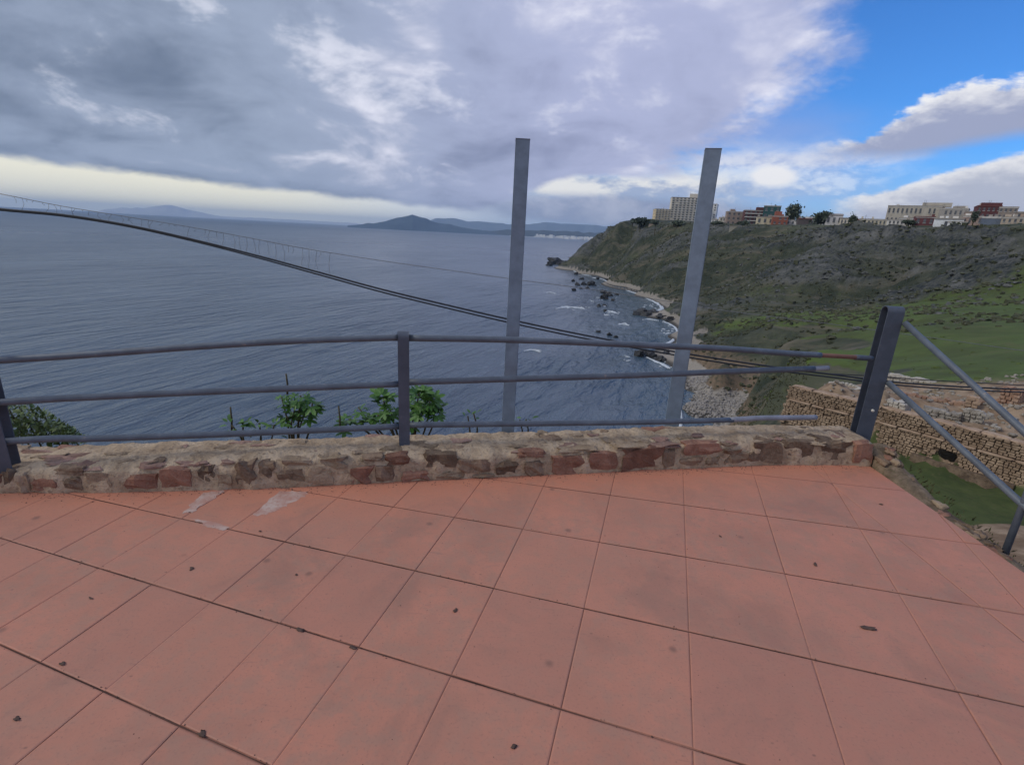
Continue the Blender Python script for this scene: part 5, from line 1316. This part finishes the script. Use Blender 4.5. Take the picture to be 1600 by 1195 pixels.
# ------------------------------------------------------------------ the town on the plateau
def mwall(name, c):
    return m_simple(name, tuple(a * 1.02 for a in c), tuple(min(.82, a * 1.2) for a in c), .25, .9, .1, .05, c2=tuple(a * .75 for a in c), spec=.15)
WIN = m_simple('window dark', (0.060, 0.065, 0.075), (0.13, 0.135, 0.145), 1.2, .3, 0, spec=.5)
TRIM = mwall('pale trim', (0.60, 0.58, 0.54)); ROOF = mwall('flat roof', (0.30, 0.27, 0.24)); REDROOF = mwall('red roof', (0.15, 0.058, 0.052))
SHUT = mwall('brown shutter', (0.16, 0.09, 0.06))
def unit_box():
    mb = MB(); mb.box((0, 0, 0), (.5, .5, .5)); return mb
def building(label, x0, x1, yt, d, dep, colr, rows=0, cols=0, ang=0.0, name='house', roof=None, yb=352, balc=False, wsize=(.42, .5), extra=None, parapet=.5, roofh=0, group='houses along the plateau edge', zb=None):
    xc = (x0 + x1) / 2; p = rho(xc, yt, d); az = math.atan2(p[0], p[1]); d0, d1 = ray(x0, yt), ray(x1, yt)
    wd = d * abs(math.tan(math.atan2(d1[0], d1[1]) - math.atan2(d0[0], d0[1]))) / max(.5, math.cos(ang)) * 1.0
    gzv = gz(p[0], p[1]); base = gzv - 1.5; vis = rho(xc, yb, d)[2]; top = p[2]; H = top - base
    o = root(name, (p[0], p[1], base), label, 'building', group, -az + ang)
    m = mwall(name + ' wall ' + label[:18], colr)
    mb = MB(); mb.box((0, dep / 2, H / 2), (wd / 2, dep / 2, H / 2)); put('wall', mb.mesh('wall'), m, o)
    rf = roof or ROOF
    mb = MB()
    if roofh:
        mb.add([(-wd / 2 - .3, -.3, H), (wd / 2 + .3, -.3, H), (wd / 2 + .3, dep + .3, H), (-wd / 2 - .3, dep + .3, H), (-wd / 2 - .3, dep / 2, H + roofh), (wd / 2 + .3, dep / 2, H + roofh)], [[0, 1, 5, 4], [2, 3, 4, 5], [0, 4, 3], [1, 2, 5], [0, 3, 2, 1]])
    else: mb.box((0, dep / 2, H + .12), (wd / 2 + .15, dep / 2 + .15, .15))
    put('roof', mb.mesh('roof'), rf, o)
    if rows and cols:
        vh = top - max(vis, gzv) ; zb0 = H - vh
        sx, sz = wd / cols, vh / rows
        wm = MB(); wm.box((0, 0, 0), (sx * wsize[0] / 2, .06, sz * wsize[1] / 2)); wme = wm.mesh('window'); wme.materials.append(WIN)
        sm = MB(); sm.box((0, 0, 0), (sx * wsize[0] / 2 + .12, .12, .06)); sme = sm.mesh('sill'); sme.materials.append(TRIM)
        for r in range(rows):
            for c in range(cols):
                if random.random() < .05: continue
                win = put('window', wme, None, o, loc=(-wd / 2 + sx * (c + .5), -.03, zb0 + sz * (r + .5)))
                if sx * F / d > 2.0: put('sill', sme, None, win, loc=(0, -.06, -sz * wsize[1] / 2 - .08))
            if balc:
                bm = MB(); bm.box((0, 0, 0), (wd / 2 * .96, .35, sz * .10)); put('balcony', bm.mesh('balcony'), TRIM, o, loc=(0, -.36, zb0 + sz * (r + .14)))
    # side windows on the left flank, seen obliquely
    if rows and ang > .12:
        for r in range(rows):
            for c in range(max(1, int(dep / 5))):
                mb = MB(); mb.box((0, 0, 0), (.05, .6, .6)); put('window', mb.mesh('window'), WIN, o, loc=(-wd / 2 - .02, 2.5 + c * 5, H - (r + .5) * 3.0))
    # roof clutter: a tank, a chimney, an aerial
    r_ = random.Random(int(x0 * 7 + d))
    if not roofh and wd > 6:
        for k in range(r_.randint(1, 3)):
            fx, w_ = r_.uniform(-.42, .42), r_.uniform(.5, 1.3)
            mb = MB(); mb.box((0, 0, .5), (w_ * .7, w_ * .6, .55)); put('roof_tank', mb.mesh('roof_tank'), r_.choice([TRIM, m, ROOF]), o, loc=(wd * fx, dep * r_.uniform(.2, .7), H + .25))
        fx = r_.uniform(-.4, .4); mb = MB(); mb.tube([(0, 0, 0), (0, 0, r_.uniform(1.5, 3))], .06, 5); mb.box((0, 0, 1.4), (.5, .03, .03)); put('aerial', mb.mesh('aerial'), M['rail'], o, loc=(wd * fx, dep * .3, H + .2))
    mb = MB(); mb.box((0, -.05, H - .25), (wd / 2 + .05, .12, .10)); put('cornice', mb.mesh('cornice'), TRIM if r_.random() < .6 else rf, o)
    if extra: extra(o, wd, H, dep, m)
    return o
def stairhead(fx, w, h, mat=None):
    def f(o, wd, H, dep, m):
        mb = MB(); mb.box((wd * fx, dep * .45, H + h / 2), (w / 2, 1.8, h / 2)); put('stair_head', mb.mesh('stair_head'), mat or m, o)
        mb = MB(); mb.tube([(wd * fx * .4, dep * .3, H), (wd * fx * .4, dep * .3, H + h * 1.6)], .05, 5); put('mast', mb.mesh('mast'), M['rail'], o)
    return f
def town():
    cream = (0.60, 0.54, 0.44); white = (0.66, 0.66, 0.66)
    building('yellowish apartment block left of the tall cream tower', 1025, 1049, 327, 560, 16, (0.55, 0.45, 0.29), 7, 5, .18, 'apartment_block', balc=True)
    building('tall cream tower block with many rows of windows behind the right post', 1050, 1098, 309, 585, 18, cream, 12, 8, .10, 'tower_block', balc=True, wsize=(.5, .55), extra=stairhead(.25, 9, 4.5), group=None)
    building('pale grey wing of the tower showing right of the post', 1094, 1121, 319, 600, 16, (0.66, 0.65, 0.63), 9, 5, -.1, 'tower_block', group=None)
    building('small white house right of the pale tower wing', 1112, 1127, 343, 480, 9, white, 1, 3)
    building('small cream house low beside the maroon row', 1125, 1139, 340, 470, 9, (0.50, 0.46, 0.38), 2, 3, .1)
    building('brownish beige house with a flat roof left of the maroon building', 1137, 1166, 331, 440, 10, (0.30, 0.235, 0.20), 3, 4, .15, extra=stairhead(-.2, 3, 2))
    building('maroon building with rows of balconies', 1164, 1199, 329, 425, 11, (0.115, 0.055, 0.058), 4, 5, .12, 'house', balc=True, extra=stairhead(.2, 5, 2.5))
    building('dark green netted building, tallest of the coloured houses', 1194, 1221, 322, 418, 11, (0.035, 0.085, 0.085), 3, 3, .0)
    building('low cream house in front of the maroon and green buildings', 1183, 1210, 339, 385, 8, (0.52, 0.46, 0.33), 1, 3, .05)
    building('orange red house beside the round dark tree', 1208, 1232, 338, 380, 9, (0.27, 0.095, 0.065), 2, 3, .1, extra=stairhead(-.15, 4, 3))
    building('dark grey shed with a red roof right of the round tree', 1248, 1270, 342, 372, 8, (0.10, 0.085, 0.085), 0, 0, .1, 'house', REDROOF)
    building('white house with a grey gable right of the leaning dark tree', 1292, 1318, 336, 352, 10, (0.50, 0.48, 0.48), 1, 3, .1, roofh=1.0)
    building('long low cream row of houses below the grey barracks', 1343, 1392, 343, 322, 7, (0.48, 0.43, 0.33), 1, 8, .05)
    building('low white row of houses left of the dark red house', 1388, 1432, 344, 308, 7, (0.58, 0.56, 0.52), 1, 7, .08)
    building('long grey beige barracks with a flat roof, widest building on the plateau', 1387, 1472, 322, 345, 14, (0.40, 0.365, 0.31), 2, 12, .0, 'barracks', group=None, extra=stairhead(.40, 12, 2.0))
    building('grey building adjoining the right end of the barracks', 1468, 1514, 326, 340, 12, (0.31, 0.29, 0.265), 2, 6, -.05, 'barracks', group=None, extra=stairhead(.2, 5, 1.5))
    building('dark red house with a red roof below the barracks', 1431, 1462, 339, 300, 8, (0.135, 0.052, 0.055), 1, 3, .1, 'house', REDROOF)
    def porch(o, wd, H, dep, m):
        mb = MB(); mb.box((wd * .12, -.05, H - 2.0), (wd * .26, .06, 1.0)); put('opening', mb.mesh('opening'), WIN, o)  # flat dark panel, the shade of the opening put into its colour
    building('white house with one wide dark opening', 1461, 1507, 342, 290, 8, (0.66, 0.68, 0.69), 0, 0, .05, extra=porch)
    building('pinkish brown low house between the white house and the blue grey one', 1505, 1537, 338, 292, 9, (0.33, 0.245, 0.21), 1, 4, .0)
    building('maroon villa with a grey top floor on the skyline at right', 1528, 1566, 322, 312, 11, (0.120, 0.048, 0.050), 3, 5, .12, 'villa', REDROOF, extra=stairhead(.1, 7, 1.6), group=None)
    building('grey brown block with a flat roof beside the maroon villa', 1562, 1592, 324, 306, 10, (0.25, 0.21, 0.18), 3, 4, .0, 'villa', group=None)
    building('blue grey shed with a white roof slab', 1535, 1568, 340, 276, 8, (0.12, 0.145, 0.19), 0, 0, .03, 'house', TRIM)
    building('beige house at the right edge of the view', 1566, 1610, 340, 270, 9, (0.40, 0.33, 0.26), 1, 5, .03)
    building('tan house just past the beige one at the right frame edge', 1588, 1650, 332, 290, 10, (0.36, 0.27, 0.21), 2, 6, .03)
    building('cream box house with a flat roof between the leaning tree and the round bush', 1314, 1330, 341, 345, 8, (0.52, 0.47, 0.39), 1, 3, .05)
    building('pale grey house half behind the leaning dark tree', 1264, 1292, 340, 380, 9, (0.50, 0.50, 0.50), 1, 4, .0)
    building('small white house right of the orange red house', 1229, 1250, 344, 388, 8, (0.62, 0.60, 0.57), 1, 3, .05)
    building('small tan house with a red roof left of the long cream row', 1329, 1345, 344, 330, 7, (0.42, 0.34, 0.26), 1, 2, .05, 'house', REDROOF, roofh=.8)
    building('white cottage between the cream row and the dark red house', 1405, 1433, 341, 322, 8, (0.62, 0.60, 0.57), 1, 4, .05)
    building('low white shed at the foot of the white house with the dark opening', 1482, 1512, 347, 279, 5, (0.62, 0.62, 0.62), 0, 0, .05)
    building('pale terrace house behind the maroon row and left of the green building', 1150, 1172, 337, 455, 9, (0.55, 0.50, 0.43), 2, 4, .1)
    building('pinkish house peeping between the barracks and the maroon villa', 1508, 1532, 331, 330, 9, (0.42, 0.31, 0.26), 2, 4, .0)
    # retaining walls on the brow
    for (x0, x1, y0, y1, d, lab, c) in [(1138, 1184, 353, 366, 366, 'pale retaining wall on the brow below the maroon building', (0.27, 0.25, 0.20)), (1012, 1026, 350, 366, 462, 'pale slab of wall on the headland left of the yellow block', (0.34, 0.27, 0.21))]:
        a, b = rho(x0, y1, d), rho(x1, y1, d); t = rho(x0, y0, d)
        mb = MB(); c0 = (a + b) / 2; az = math.atan2(c0[0], c0[1]); L = np.linalg.norm((b - a)[:2])
        mb.box((0, 1.5, (t[2] - a[2]) / 2 - 1), (L / 2, 1.5, (t[2] - a[2]) / 2 + 1)); mb.box((0, 1.4, t[2] - a[2] + .1), (L / 2 + .1, 1.6, .12))
        tag(put('retaining_wall', mb.mesh('retaining_wall'), mwall('ret ' + lab[:8], c), loc=(c0[0], c0[1], a[2]), rot=(0, 0, -az)), lab, 'wall')
town()
TREEM = m_leaf('tree crown', (0.045, 0.062, 0.040), (0.085, 0.105, 0.068))
def tree(label, x, yb, yt, wpx, d, dark=True, seed=1, lean=0.0, flat=False, trunk=True):
    r2 = np.random.default_rng(seed); p = rho(x, yb, d); k = math.hypot(d, 20) / F * 1.0; H = (yb - yt) * k; Wd = wpx * k / 2
    g0 = gz(p[0], p[1]); base = min(g0, p[2]); 
    o = root('tree', (p[0], p[1], base), label, 'tree', 'trees on the plateau edge')
    top = p[2] + H - base; ch = H * .85; cz = top - ch / 2
    mb = MB(); mb.tube(smooth_path([(0, 0, -.5), (lean * .3, .1, cz * .5), (lean, 0, cz)], 4), np.linspace(.28, .10, 9), 7)
    for i in range(5):
        a = i * 1.3; mb.tube([(lean * .6, 0, cz * .7), (lean + math.cos(a) * Wd * .5, math.sin(a) * Wd * .5, cz + r2.uniform(-.1, .3) * ch)], [.1, .04], 5)
    put('trunk', mb.mesh('trunk', True), M['stem'], o)
    mb = MB(); n = 1100
    lob = [(r2.normal(0, .38) * Wd, r2.normal(0, .38) * Wd, r2.normal(0, .22) * ch) for _ in range(9)]
    for i in range(n):
        if r2.random() < .45: c = r2.normal(size=3); c /= np.linalg.norm(c); q = c * np.array([Wd, Wd, ch / 2]) * r2.uniform(.55, 1.0)
        else: l = lob[r2.integers(9)]; q = np.array(l) + r2.normal(size=3) * np.array([Wd, Wd, ch / 2]) * .28
        s = r2.uniform(.09, .19) * max(Wd, 1.5); dv = r2.normal(size=3); dv /= np.linalg.norm(dv); e = np.cross(dv, r2.normal(size=3)); e /= np.linalg.norm(e)
        c0 = q + np.array([lean, 0, cz]); mb.add([c0 - dv * s, c0 + e * s * .7, c0 + dv * s, c0 - e * s * .7], [[0, 1, 2, 3]])
    put('crown', mb.mesh('crown'), TREEM, o)
tree('round dark grey green tree right of the orange red house', 1236, 350, 324, 20, 392, seed=1)
tree('dark bushy tree on the headland crest', 1000, 352, 342, 22, 470, seed=2)
tree('small lone tree further left on the headland crest', 988, 352, 342, 7, 490, seed=3)
tree('broad dark tree leaning left of the white gabled house', 1282, 352, 335, 24, 355, seed=4, lean=1.5)
tree('small dark round bush before the long cream row', 1331, 352, 340, 10, 326, seed=5)
tree('low dark tree at the foot of the yellowish apartment block', 1024, 352, 346, 10, 440, seed=6)
tree('dark bush under the cream tower block', 1062, 353, 346, 18, 425, seed=7)
tree('dark bush under the white house right of the right post', 1120, 353, 347, 16, 398, seed=8)
tree('low dark shrubs at the brow below the maroon building', 1160, 352, 347, 14, 372, seed=9)
tree('dark clump at the foot of the barracks', 1420, 351, 346, 14, 298, seed=10)
tree('slim dark tree between the barracks and maroon villa', 1520, 350, 336, 8, 285, seed=11)
